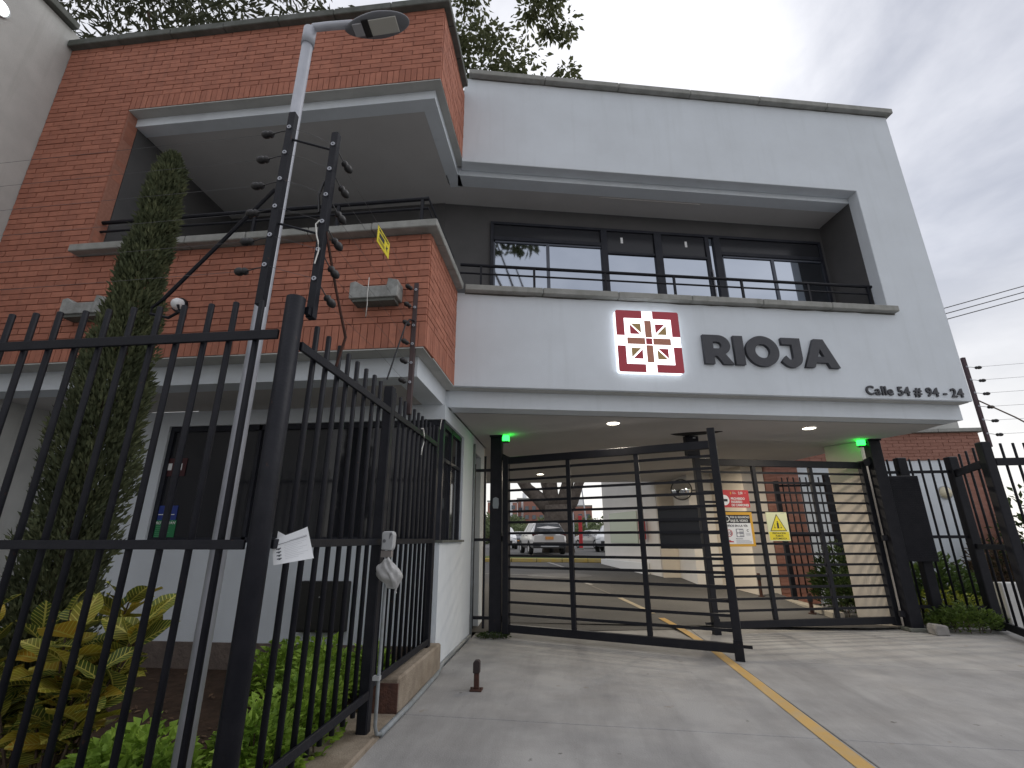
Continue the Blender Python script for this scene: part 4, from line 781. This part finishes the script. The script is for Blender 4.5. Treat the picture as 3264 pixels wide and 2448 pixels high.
# passage side wall with recess
pw_ = thing('passage_wall', 'beige and white painted wall along the right side of the covered passage', 'wall')
MB().prism([(4.30, 11.05), (4.15, 11.05), (3.77, 10.80), (3.56, 11.6), (3.50, 12.14), (3.52, 12.3), (4.30, 12.3)], 0, 2.726).build('beige_wall', BEIGE, pw_)
MB().prism([(3.51, 12.18), (2.96, 12.18), (2.85, 13.36), (3.51, 13.36)], 0, 2.726).build('pier', BEIGE_W, pw_); MB().box(2.43, 3.5, 13.37, 13.5, 0, 2.73).build('recess_wall', BEIGE, pw_)
MB().prism([(2.42, 13.52), (2.206, 14.02), (1.253, 16.73), (1.55, 17.0), (3.4, 14.5), (3.4, 13.52)], 0, 3.4).build('far_wall', BEIGE_W, pw_)
MB().prism([(2.19, 14.02), (1.24, 16.73), (1.10, 16.70), (2.06, 13.98)], .3, .62).build('skirting', WHITE, pw_)
MB().prism([(2.03, 14.48), (1.42, 16.20), (1.405, 16.195), (2.015, 14.475)], 1.12, 2.0).build('glazed_panel', mat('pale green glazing', (.50, .56, .44), .3), pw_)
t = thing('hose_cabinet', 'red fire hose cabinet on the far white passage wall', 'cabinet', (2.13, 13.98, 1.22), R(-70)); MB().box(-.09, .09, -.12, .0, 0, .52).build('casing', mat('red enamel', (.36, .02, .025), .4), t, bevel=.006); MB().box(-.07, .07, -.126, -.1205, .05, .47).build('door', mat('red enamel door', (.42, .025, .03), .4), t)
t = thing('convex_mirror', 'round convex traffic mirror on the white passage pier', 'mirror', (2.80, 12.12, 2.36), R(-24)); MB().lathe([(0, -.075), (.12, -.062), (.21, -.028), (.235, 0)], n=28, axis='y').build('mirror_face', mat('convex mirror', (.8, .82, .84), .04, metal=1.0), t, smooth=True)
MB().lathe([(.232, -.012), (.25, -.012), (.25, .014), (.232, .014)], n=28, axis='y').build('rim', BLKP, t); MB().tube([(.0, .01, 0), (.25, .06, -.02), (.36, .05, -.02)], .014, 6).build('arm', BLKP, t)
# small things on the driveway
t = thing('gate_stop', 'short rusty steel gate stop bolted to the driveway', 'gate stop', (-.815, 4.70, 0))
MB().box(-.052, .052, -.05, .05, .001, .014).build('base_plate', RUST, t, bevel=.003); bar('shaft', RUST, t, -.021, .021, -.021, .021, .015, .225, .003); MB().prism([(-.029, .135), (.029, .135), (.029, .222), (.018, .235), (-.016, .233), (-.029, .215)], -.029, .029, axis='y').build('rubber_sleeve', mat('worn rubber', (.03, .02, .02), .8), t, bevel=.004)
for sx_ in (-1, 1): MB().lathe([(.0, .03), (.007, .03), (.007, .0145)], (sx_*.042, -.02, 0), 8).build('bolt', RUST, t)
for (x, y, h, lab) in ((3.75, 10.62, .42, 'slim dark bollard at the foot of the beige passage wall'), (3.92, 8.98, .30, 'short dark bollard beside the planted strip inside the gate')):
    t = thing('bollard', lab, 'bollard', (x, y, gz(y)), 0, 'bollards inside the gate'); MB().lathe([(0, h), (.028, h), (.032, h - .03), (.03, .01), (.06, .008), (.06, -.01)], n=12).build('shaft', RUST, t); MB().lathe([(.031, h - .12), (.040, h - .12), (.040, h - .03), (.033, h - .03)], n=12).build('sleeve', BLKP, t)

# ================================================================== plants
def leafquad(mb, p, d, up, L, W, fold=.25):
    """pointed folded leaf: four triangles"""
    d = d.normalized(); s_ = d.cross(up)
    if s_.length < 1e-3: s_ = d.orthogonal()
    s_.normalize(); n_ = s_.cross(d); o = len(mb.v); m = p + d*L*.45
    mb.v += [tuple(p), tuple(m + s_*W*.5 + n_*W*fold), tuple(p + d*L), tuple(m - s_*W*.5 + n_*W*fold)]; mb.f += [(o, o+1, o+2), (o, o+2, o+3)]
def rvec(r_=rnd):
    while True:
        v = Vector((r_.uniform(-1, 1), r_.uniform(-1, 1), r_.uniform(-1, 1)))
        if .05 < v.length < 1: return v.normalized()
# cypress
cy = thing('cypress_tree', 'slender dark green cypress growing behind the front fence', 'tree', (-3.38, 3.1, -.02))
MB().tube([(0, 0, 0), (.02, 0, .9), (0, .02, 2.2), (.03, 0, 3.4)], [.06, .05, .035, .012], 8).build('trunk', BARK_D, cy, smooth=True)
def cyr(z):
    pts = [(0.25, .14), (.6, .24), (1.2, .27), (2.2, .255), (3.0, .185), (3.6, .145), (4.1, .125), (4.35, .095), (4.5, .02)]
    for (a, ra), (b, rb_) in zip(pts, pts[1:]):
        if z <= b: return ra + (rb_-ra)*max(0, z-a)/(b-a)
    return .01
fo = MB(); lump = [(rnd.uniform(.2, 4.3), rnd.uniform(0, 6.28), rnd.uniform(.75, 1.18)) for _ in range(90)]
for i in range(42000):
    z = .25 + 4.25*rnd.random()**1.15; a = rnd.uniform(0, 6.283); k = 1.0
    for lz, la, lk in lump:
        if abs(lz - z) < .14 and math.cos(la - a) > .75: k = lk
    r_ = cyr(z)*k*(rnd.uniform(.12, 1.0)**.6); p_ = Vector((.03 + r_*math.cos(a), r_*math.sin(a), z))
    d = Vector((math.cos(a)*.75, math.sin(a)*.75, rnd.uniform(.5, 1.5))) + rvec()*.45
    leafquad(fo, p_, d, rvec(), rnd.uniform(.03, .075), rnd.uniform(.012, .024), .2)
tag(fo.build('crown', LEAF_C, cy, recalc=False), kind='stuff')
# croton shrub: every leaf an object
def croton_leaf(L, W, seed):
    r_ = random.Random(seed); mb = MB(); n_ = 7
    for i in range(n_ + 1):
        t_ = i/n_; w = W*.5*math.sin(math.pi*min(1, t_**.8*1.0))**.75 if 0 < i < n_ else 0.002; bend = -.18*L*t_*t_; wav = .006*math.sin(t_*9 + seed)
        mb.v += [(-w, L*t_, bend + .22*w + wav), (0, L*t_, bend), (w, L*t_, bend + .22*w - wav)]
    for i in range(n_):
        for k in range(2): mb.f.append((i*3 + k, i*3 + k + 1, i*3 + k + 4, i*3 + k + 3))
    return mb.mesh('leaf', smooth=True, recalc=False)
CL = [croton_leaf(.155, .105, 1), croton_leaf(.14, .095, 2), croton_leaf(.175, .112, 3), croton_leaf(.125, .088, 4)]
for m_ in CL: m_.materials.append(CROTON)
cr = thing('croton_shrub', 'variegated croton shrub with large yellow veined leaves behind the fence', 'shrub', (-2.72, 2.70, -.02))
stems = []
for i in range(27):
    a = rnd.uniform(0, 6.283); q = rnd.random()**.5; tip = Vector((.62*q*math.cos(a), .36*q*math.sin(a), .28 + .74*rnd.random()**.7*(1 - .22*q))); base = Vector((tip.x*.25, tip.y*.25, .0)); stems.append((base, tip))
sm = MB()
for b_, t_ in stems: sm.tube([b_, b_.lerp(t_, .5) + Vector((0, 0, .05)), t_], [.009, .007, .005], 5)
tag(sm.build('stems', BARK_D, cr), kind='stuff')
nleaf = 0
for b_, t_ in stems:
    for k in range(11):
        if nleaf >= 297: break
        f_ = .45 + .55*k/10; p_ = b_.lerp(t_, f_); a = rnd.uniform(0, 6.283); el = rnd.uniform(.1, 1.05) + (.35 if k > 8 else 0)
        o = link('leaf', CL[rnd.randrange(4)], None, cr, p_, None); o.rotation_mode = 'XYZ'; o.rotation_euler = (el, rnd.uniform(-.5, .5), a); s_ = rnd.uniform(1.0, 1.5); o.scale = (s_, s_, s_); nleaf += 1
# low lime green ground cover inside the fence, as separate clumps
def clump(name, label, cx, cy_, rx, ry, h, n, m, L=.05, W=.03, z0=0.0, group=None, cat='plant', dense=1.0):
    t = thing(name, label, cat, (cx, cy_, z0), 0, group); st = MB(); lv = MB()
    for i in range(max(6, n//90)):
        a = rnd.uniform(0, 6.283); q = rnd.random()**.5*.8; p_ = Vector((rx*q*math.cos(a), ry*q*math.sin(a), 0)); st.tube([p_, p_ + Vector((rnd.uniform(-.05, .05), rnd.uniform(-.05, .05), h*rnd.uniform(.5, .85)*(1 - .4*q)))], [.006, .003], 4)
    tag(st.build('stems', BARK_D, t), kind='stuff')
    for i in range(n):
        a = rnd.uniform(0, 6.283); q = rnd.random()**.5; top = h*(1 - .55*q**2)*(.85 + .3*math.sin(7*a + 9*q)*.5); z = top*(rnd.random()**.45)
        p_ = Vector((rx*q*math.cos(a), ry*q*math.sin(a), max(.01, z))); d = Vector((math.cos(a)*q + rnd.uniform(-.6, .6), math.sin(a)*q + rnd.uniform(-.6, .6), rnd.uniform(.0, .9)))
        leafquad(lv, p_, d, Vector((0, 0, 1)) + rvec()*.5, L*rnd.uniform(.7, 1.25), W*rnd.uniform(.8, 1.2), .3)
    tag(lv.build('foliage', m, t, recalc=False), kind='stuff'); return t
GC = 'lime green ground cover clumps in the fenced bed'
for i, (x, y, rx, ry, h, lab) in enumerate(((-2.02, 2.48, .34, .20, .46, 'lime green clump at the foot of the street lamp pole'), (-1.62, 2.75, .22, .25, .50, 'lime green clump just inside the fence corner'), (-2.28, 2.62, .24, .22, .36, 'low lime green clump beside the croton shrub'),
        (-1.68, 3.35, .22, .33, .55, 'lime green clump along the side fence below the leaflet'), (-1.95, 4.05, .28, .38, .56, 'tall lime green clump in front of the black meter box'), (-2.45, 4.5, .35, .35, .45, 'lime green clump against the booth plinth left of the meter box'), (-1.78, 4.62, .22, .28, .40, 'lime green clump against the booth plinth near the fence end'))):
    clump('ground_cover', lab, x, y, rx, ry, h, 1300, LEAF_H, .058, .042, -.02, GC)
def dry(x, y, s_): return (x, y, s_)
lt_ = MB()
for i in range(260): leafquad(lt_, Vector((rnd.uniform(-4.6, -1.5), rnd.uniform(2.2, 5.1), -.012)), Vector((rnd.uniform(-1, 1), rnd.uniform(-1, 1), rnd.uniform(0, .25))), Vector((0, 0, 1)), rnd.uniform(.03, .09), rnd.uniform(.015, .04), .15)
tag(lt_.build('leaf_litter', mat('dry leaves', (.16, .10, .055), .9, rand=(.09, .05, .03)), recalc=False), 'dry fallen leaves lying on the garden soil', 'leaf litter', kind='stuff')
# planting to the right
clump('shrub', 'dark leafy shrub behind the inner picket fence', 4.95, 9.75, .62, .42, 1.25, 2200, LEAF_D, .10, .045, .02, None, 'shrub')
clump('shrub', 'dark low shrub beside the corner column inside the gate', 4.62, 9.15, .32, .32, .80, 900, LEAF_D, .09, .04, .02, None, 'shrub')
clump('shrub', 'broad green shrub against the white wall behind the right railing', 6.0, 9.3, .75, .5, 1.05, 2000, mat('mid green leaves', (.075, .13, .03), .6, rand=(.13, .20, .04), var=(.04, .07, .02), vscale=5, trans=.3), .12, .06, .0, None, 'shrub')
clump('shrub', 'reddish brown shrub behind the railing end post', 7.6, 9.9, .75, .55, 1.3, 1500, mat('reddish leaves', (.06, .038, .026), .7, rand=(.085, .06, .03), trans=.2), .12, .05, .0, None, 'shrub')
clump('ground_cover', 'yellow green ground cover band behind the right railing', 5.75, 8.62, .68, .16, .52, 900, mat('yellow green leaves', (.22, .26, .03), .6, rand=(.30, .32, .04), trans=.3), .07, .04, 0, None)
clump('ground_cover', 'green creeping ground cover spilling under the right railing', 5.55, 8.08, .50, .22, .38, 1300, mat('mixed green leaves', (.10, .16, .03), .6, rand=(.17, .24, .045), var=(.05, .09, .02), vscale=6, trans=.3), .06, .038, 0, None); clump('shrub', 'leafy bush beyond the fence at the street side', 8.9, 10.2, 1.1, .8, 2.3, 1900, LEAF_D, .14, .07, 0, None, 'shrub')
t = tag(MB().box(6.35, 8.2, 8.35, 8.50, 0, .62).build('planter_wall', mat('pale planter blocks', (.60, .60, .59), .9, var=(.52, .52, .5), vscale=3), bevel=.01), 'low pale planter wall behind the right fence return', 'wall')
clump('moss_tuft', 'mossy weed tuft round the foot of the gate post by the booth', -1.0, 7.0, .22, .14, .06, 350, LEAF_D, .04, .02, 0, None)

# ================================================================== trees
def crown(mb, c, rad, n, L, W, seed, clumps=60, spread=.9, pend=.5, keep=None):
    r_ = random.Random(seed); cs = []
    while len(cs) < clumps:
        v = Vector((r_.uniform(-1, 1), r_.uniform(-1, 1), r_.uniform(-1, 1)))
        if .25 < v.length < 1: cs.append(Vector((c[0] + v.x*rad[0], c[1] + v.y*rad[1], c[2] + v.z*rad[2])))
    for i in range(n):
        k = cs[i % clumps]; d = rvec(r_); q = spread*r_.random()**.5; p_ = k + Vector((d.x*q, d.y*q, d.z*q*.7))
        if keep and not keep(p_): continue
        leafquad(mb, p_, Vector((d.x, d.y, d.z - pend)) + rvec(r_)*.5, rvec(r_), L*r_.uniform(.7, 1.3), W*r_.uniform(.7, 1.3), .25)
    return cs
rt = thing('rain_tree', 'huge rain tree standing in the car park with limbs splaying above the cars', 'tree', (-.45, 29, .5))
tm = MB(); tm.tube([(0, 0, 0), (0, 0, 1.0), (-.03, 0, 2.0), (-.05, 0, 2.6)], [.95, .80, .74, .80], 16); tm.build('trunk', BARK, rt, smooth=True)
limbs = [[(-.30, 0, 2.2), (-1.05, 0, 3.0), (-1.75, .2, 3.6), (-3.6, -1, 6.5), (-5, -4, 13)], [(-.1, 0, 2.4), (-.35, 0, 3.2), (-.35, .3, 4.2), (-.9, -1, 8), (-1.5, -5, 15), (-2, -8, 19)], [(.15, 0, 2.4), (.45, 0, 3.1), (.75, .3, 4.2), (1.8, 1, 8), (3, 2, 13)], [(.45, 0, 2.2), (.95, -.1, 2.8), (1.35, -.1, 3.9), (3.2, -.3, 7), (5, -1, 11)], [(-.4, .1, 2.4), (-.9, 0, 2.75), (-.6, 0, 3.05), (-.9, .2, 4.3), (-1.7, .6, 7.5)]]
rr = [[.48, .40, .35, .28, .14], [.50, .44, .36, .30, .22, .10], [.44, .37, .34, .25, .12], [.40, .30, .27, .2, .1], [.2, .2, .18, .16, .1]]
for p_, r_ in zip(limbs, rr): MB().tube(p_, r_, 12).build('limb', BARK, rt, smooth=True)
cm = MB(); crown(cm, (-2.6, -8.5, 22.5), (4.6, 5.0, 5.5), 3600, .36, .18, 3, 110, .9, keep=lambda p_: p_.x < .35); crown(cm, (1, 2, 14), (8, 7, 4), 5000, .55, .28, 5, 90, 1.7)
tag(cm.build('crown', LEAF_T, rt, recalc=False), kind='stuff')
# twigs carrying the leaf sprays that hang over the roof
tw = MB()
for sx_, sy_, sz_, ex, ey, ez in ((-1.6, -9, 21.5, 1.0, -12.4, 20.6), (-1.6, -9, 21.5, .4, -12.2, 19.6), (-2.2, -9, 21.2, -.6, -12.8, 20.4), (-1.6, -9, 21.5, 1.2, -11.6, 22.5), (-2.2, -9, 21.2, -2.4, -12.9, 20.4)):
    a = Vector((sx_, sy_, sz_)); b_ = Vector((ex, ey, ez)); tw.tube([a, a.lerp(b_, .4) + Vector((0, 0, .5)), a.lerp(b_, .8) + Vector((0, 0, .25)), b_], [.09, .06, .035, .015], 6)
tw.build('twigs', BARK_D, rt)
sp = MB()
def spray(c, n, rad, seed):
    r_ = random.Random(seed)
    for i in range(n):
        d = rvec(r_); q = rad*r_.random()**.6; leafquad(sp, Vector(c) + Vector((d.x*q, d.y*q, d.z*q*.9)), Vector((d.x, d.y, d.z - .9)), rvec(r_), .34*r_.uniform(.6, 1.2), .17*r_.uniform(.7, 1.2), .2)
for i in range(34):
    c = (rnd.uniform(-4.2, 1.35), -12.9 + rnd.uniform(-.3, 1.2), rnd.uniform(20.2, 26.8)); spray((c[0], c[1], c[2] + max(0, abs(c[0] + 1.0) - 1.6)*.55), 62, rnd.uniform(.35, .7), 40 + i)
tag(sp.build('leaf_sprays', LEAF_T, rt, recalc=False), kind='stuff')
ft = thing('backyard_tree', 'dark feathery tree rising behind the brick parapet', 'tree', (-10.5, 10.5, 0))
MB().tube([(0, 0, 0), (.1, 0, 6), (0, 0, 11), (.5, 0, 16)], [.3, .24, .2, .1], 10).build('trunk', BARK_D, ft, smooth=True)
for e_ in ((-4, .5, 15.5), (-2, -1, 17), (2.4, -.5, 15.5), (4, 0, 16.5), (-5.2, 0, 17.5)): MB().tube([(0, 0, 9.5), (e_[0]*.4, e_[1]*.4, 12.5), e_], [.15, .10, .04], 8).build('limb', BARK_D, ft, smooth=True)
cm = MB(); crown(cm, (-2.6, 0, 17.6), (6.4, 2.0, 3.4), 4600, .38, .10, 11, 130, .9, pend=.2); tag(cm.build('crown', mat('dark feathery leaves', (.045, .052, .028), .8, rand=(.075, .080, .04), trans=.25), ft, recalc=False), kind='stuff')

bt2 = thing('street_tree', 'leafy street tree across the road mirrored in the balcony glass', 'tree', (6.5, -7.5, 0))
MB().tube([(0, 0, 0), (-.1, .1, 4), (-.3, .3, 8)], [.28, .22, .16], 10).build('trunk', BARK, bt2, smooth=True)
for e_ in ((-3.2, 2.0, 12.6), (-5.2, 2.6, 13.6), (-4.0, 1.5, 14.2)): MB().tube([(-.3, .3, 7.5), (e_[0]*.45, e_[1]*.45, 9.4), e_], [.12, .08, .03], 7).build('limb', BARK, bt2, smooth=True)
cm = MB(); crown(cm, (-4.5, 2.2, 13.9), (1.9, 2.2, 1.0), 520, .42, .22, 21, 16, .6); tag(cm.build('crown', LEAF_T, bt2, recalc=False), kind='stuff')

# ================================================================== cars in the lot
def car(name, label, loc, rz, paint, L=4.15, W=1.80, H=1.60, group='cars parked in the lot', sedan=False):
    t = thing(name, label, 'car', loc, rz, group); w = W/2; k = L/4.15; hh = H/1.60
    if not sedan: ST = [(-2.07,.42,.80,.90,.86,.80),(-2.0,.33,.98,1.06,.94,.86),(-1.86,.30,1.02,1.26,.97,.74),(-1.62,.29,1.04,1.49,.99,.66),(-1.15,.28,1.04,1.575,1.0,.64),(-.3,.28,1.03,1.60,1.0,.64),(.28,.28,1.01,1.55,1.0,.65),(.62,.28,1.0,1.34,1.0,.70),(1.02,.28,.98,1.06,.99,.80),(1.55,.29,.90,.97,.97,.76),(1.92,.32,.78,.86,.92,.68),(2.07,.42,.62,.68,.82,.60)]
    else: ST = [(-2.07,.40,.78,.88,.86,.78),(-2.0,.32,.92,.98,.94,.84),(-1.5,.28,.95,1.06,.98,.80),(-1.1,.27,.96,1.30,1.0,.70),(-.75,.27,.96,1.44,1.0,.64),(-.15,.27,.95,1.48,1.0,.63),(.3,.27,.94,1.44,1.0,.64),(.7,.27,.93,1.20,1.0,.72),(1.05,.27,.91,.98,.99,.82),(1.6,.28,.84,.90,.97,.76),(1.94,.31,.72,.80,.92,.68),(2.07,.40,.58,.64,.82,.60)]
    mb = MB(); rings = []
    for x, zb, zbelt, zt, wf, wt in ST:
        zb, zbelt, zt = zb*hh, zbelt*hh, zt*hh; W1 = w*wf; half = [(0, zb), (W1*.86, zb), (W1*.985, zb + .10), (W1, zb + (zbelt-zb)*.55), (W1*.965, zbelt), (w*wt*1.04, zt - .035), (w*wt*.86, zt), (0, zt + .012)]
        rings.append([(x*k, y, z) for y, z in half] + [(x*k, -y, z) for y, z in half[-2:0:-1]])
    n_ = len(rings[0])
    for r_ in rings: mb.v += r_
    for i in range(len(rings)-1):
        for q in range(n_): mb.f.append((i*n_ + q, i*n_ + (q+1) % n_, (i+1)*n_ + (q+1) % n_, (i+1)*n_ + q))
    mb.f.append(tuple(range(n_))); mb.f.append(tuple(range((len(rings)-1)*n_, len(rings)*n_))[::-1])
    mb.build('body', paint, t, smooth=False, bevel=.012)
    def panel(nm, m, a, b, c, d, off=.010, ins=.07):
        P_ = [Vector(p_) for p_ in (a, b, c, d)]; ce = sum(P_, Vector())/4; nr = (P_[1]-P_[0]).cross(P_[3]-P_[0]).normalized()
        if nr.dot(ce - Vector((0, 0, .8))) < 0: nr = -nr
        P_ = [p_.lerp(ce, ins) + nr*off for p_ in P_]; Q_ = [p_ - nr*.012 for p_ in P_]
        mm = MB(); mm.v = [tuple(p_) for p_ in P_ + Q_]; mm.f = [(0,1,2,3),(7,6,5,4),(0,4,5,1),(1,5,6,2),(2,6,7,3),(3,7,4,0)]; return mm.build(nm, m, t)
    ra, rb2 = (2, 3) if not sedan else (2, 4)
    panel('rear_window', CARGLASS, rings[1 if not sedan else 2][5], rings[1 if not sedan else 2][9], rings[rb2][9], rings[rb2][5], .05, .07); panel('windscreen', CARGLASS, rings[6][5], rings[6][9], rings[8][9], rings[8][5], .018, .05)
    for sd in (4, 9):
        o_ = 5 if sd == 4 else 9; b_ = 4 if sd == 4 else 10
        panel('side_window', CARGLASS, rings[3 if not sedan else 4][b_], rings[5][b_], rings[5][o_], rings[3 if not sedan else 4][o_], ins=.09); panel('side_window', CARGLASS, rings[5][b_], rings[7][b_], rings[6][o_], rings[5][o_], ins=.09)
    bar('bumper', CLAD, t, -2.11*k, -1.96*k, -w*.90, w*.90, .34, .58, .02); bar('skid_plate', GREYP, t, -2.125*k, -2.111*k, -w*.5, w*.5, .36, .44, .004); bar('number_plate', PLATE, t, -2.115*k, -2.09*k, -.20, .20, .70, .84); bar('trim_strip', RIM, t, -2.10*k, -2.07*k, -.30, .30, .89*hh, .94*hh)
    bar('grille', CLAD, t, 2.06*k, 2.095*k, -w*.55, w*.55, .42, .60, .01); bar('number_plate', PLATE, t, 2.096*k, 2.105*k, -.18, .18, .46, .58)
    for sg in (-1, 1):
        MB().box(-2.06*k, -1.90*k, min(sg*w*.60, sg*w*.93), max(sg*w*.60, sg*w*.93), .86*hh, 1.03*hh).build('tail_lamp', TAIL, t, bevel=.02); MB().box(1.86*k, 2.01*k, min(sg*w*.55, sg*w*.90), max(sg*w*.55, sg*w*.90), .66*hh, .77*hh).build('headlamp', HEADL, t, bevel=.02)
        MB().box(.72*k, .86*k, min(sg*w*.96, sg*w*1.16), max(sg*w*.96, sg*w*1.16), .98*hh, 1.10*hh).build('mirror', paint, t, bevel=.02)
        for x in (-.55, .35): bar('door_handle', CLAD, t, x*k - .08, x*k + .08, min(sg*w*.985, sg*w*1.02), max(sg*w*.985, sg*w*1.02), .88*hh, .91*hh)
        for x in (-1.28*k, 1.28*k):
            wh = MB().lathe([(.20, -.10), (.30, -.11), (.335, -.09), (.335, .09), (.30, .11), (.20, .10)], n=20, axis='y').build('tyre', TYRE, t, smooth=True, loc=(x, sg*(w - .09), .335))
            MB().lathe([(0, sg*.075), (.06, sg*.085), (.20, sg*.10), (.205, sg*.06)], n=20, axis='y').build('rim', RIM, wh)
    return t
silver = mat('silver paint', (.60, .585, .575), .3, metal=.45, coat=.6); whitep = mat('white paint', (.72, .73, .74), .3, coat=.6); greyp = mat('grey paint', (.30, .29, .285), .3, metal=.4, coat=.6); darkp = mat('dark paint', (.05, .055, .065), .3, coat=.6)
car('parked_car', 'silver compact car seen from behind in front of the big tree', (-1.30, 26.6, .5), R(104), silver)
car('parked_car', 'white car facing the passage left of the silver car', (-4.75, 38.5, .5), R(-80), whitep, 4.3, 1.82, 1.60)
car('parked_car', 'grey saloon car facing the passage right of the silver car', (2.35, 40.6, .5), R(-62), greyp, 4.3, 1.75, 1.50, sedan=True)
car('parked_car', 'dark car far down the lot between white and silver cars', (-5.6, 60, .5), R(-88), darkp, 4.2, 1.8, 1.55)
car('parked_car', 'pale saloon far down the lot behind the silver car', (.2, 58, .5), R(-95), whitep, 4.3, 1.75, 1.48, sedan=True)
car('parked_car', 'white car far down the lot behind the grey saloon', (5.2, 56, .5), R(-70), whitep, 4.3, 1.78, 1.55); car('parked_car', 'white car parked close behind the far passage wall', (2.85, 31.5, .5), R(-100), whitep, 4.2, 1.78, 1.55)
# ================================================================== background
hd = clump('boundary_hedge', 'clipped green hedge along the far edge of the car park', 0, 70, 34, 1.2, 2.7, 200, LEAF_F, .5, .3, .5, None, 'hedge')
hm = MB()
for i in range(9000): leafquad(hm, Vector((rnd.uniform(-30, 30), rnd.uniform(-1.2, 1.2), rnd.uniform(.1, 2.4 + .25*math.sin(i)))), rvec(), rvec(), .45, .28, .2)
tag(hm.build('hedge_leaves', LEAF_F, hd, recalc=False), kind='stuff')
for i, (x, y, h, w_) in enumerate(((-22, 95, 4.8, 4), (-15, 100, 5.2, 4.5), (-9, 92, 4.6, 3.6), (-4, 98, 4.4, 3.2), (4.5, 96, 4.8, 3.6), (9, 92, 5.6, 4), (14, 96, 5.2, 4), (20, 100, 5.6, 5))):
    dl = ('leafy tree in front of the far white apartment block', 'round tree between the white block and its stair tower', 'leafy tree below the red brick apartment block', 'small round tree just left of the big trunk beyond the hedge', 'leafy tree below the low red block right of the trunk', 'tall loose tree behind the grey saloon car', 'leafy tree beyond the hedge hidden by the passage wall', 'broad tree beyond the hedge at the far yard end')[i]
    t = thing('distant_tree', dl, 'tree', (x, y, .3), 0, 'trees beyond the car park hedge'); MB().tube([(0, 0, 0), (.1, 0, h*.4), (0, 0, h*.75)], [.22, .18, .08], 7).build('trunk', BARK, t); c_m = MB(); crown(c_m, (0, 0, h*.62), (w_*.5, w_*.5, h*.34), 650, .75, .45, 60 + i, 26, 1.4, .1); tag(c_m.build('crown', LEAF_F, t, recalc=False), kind='stuff')
def tower(label, x, y, w_, d_, h, m, wm, nx, nz, strips=()):
    t = thing('apartment_block', label, 'building', (x, y, 0), R(rnd.uniform(-6, 6)), 'apartment blocks on the skyline'); MB().box(-w_/2, w_/2, 0, d_, 0, h).build('wall', m, t); MB().box(-w_/2 - .2, w_/2 + .2, -.2, d_ + .2, h, h + .4).build('roof', CONC, t); MB().box(-w_*.15, w_*.15, d_*.3, d_*.6, h + .4, h + 2.2).build('stair_head', WHITE, t)
    for a, b in strips: MB().box(a*w_, b*w_, -.25, -.01, 0, h - .3).build('brick_strip', BRICK_R, t)
    for i in range(nx):
        for j in range(nz):
            cx = -w_/2 + (i + .5)*w_/nx; cz = 2.2 + j*2.7
            if cz + 1 < h: bar('window', wm, t, cx - .55, cx + .55, -.30, -.02, cz - .6, cz + .6)
wnd = mat('far window', (.10, .12, .14), .2)
tower('white apartment block with red brick strips far left on the skyline', -19.0, 150, 9, 8, 12.0, WHITE, wnd, 4, 4, ((-.5, -.32), (-.1, .05), (.35, .5)))
tower('red brick apartment block on the skyline behind the tree limbs', -8.5, 155, 9, 8, 13.0, BRICK_R, wnd, 4, 4); tower('white stair tower block between the skyline apartments', -13.5, 162, 4, 8, 13.6, WHITE, wnd, 2, 4, ((-.5, -.2),)); tower('low red apartment block on the skyline right of the tree', 4.5, 150, 7, 8, 10.4, BRICK_R, wnd, 3, 3)
for (x, y, h, lean, lab) in ((-10.2, 90, 15, -1.6, 'leaning grey utility pole beyond the lot'), (-2.15, 62, 7.6, 0, 'slim white lot lamp pole left of the tree trunk'), (.55, 40, 8, 0, 'pale pole just right of the tree trunk'), (3.6, 80, 11, -1.0, 'grey utility pole right of the tree')):
    t = thing('utility_pole', lab, 'pole', (x, y, .4)); MB().tube([(0, 0, 0), (lean, 0, h)], [.14, .09], 8).build('shaft', GALV, t); MB().box(lean - .5, lean + .1, -.1, .1, h, h + .12).build('head', GREYP, t)
t = thing('red_totem', 'slim red totem sign standing in the car park', 'sign', (1.05, 36, .5)); MB().box(-.13, .13, -.06, .06, .1, 2.3).build('panel', RED, t, bevel=.02); MB().box(-.2, .2, -.15, .15, 0, .099).build('foot', CONC, t)
wr = thing('overhead_cables', 'three dark overhead cables crossing the sky at the right', 'cables')
for k in range(3): MB().tube([(6.0, 12.6 + .0*k, 5.95 - .14*k), (12, 12.2, 7.4 - .16*k), (24, 11.6, 10.3 - .2*k)], .012, 5).build('cable', BLKP, wr)
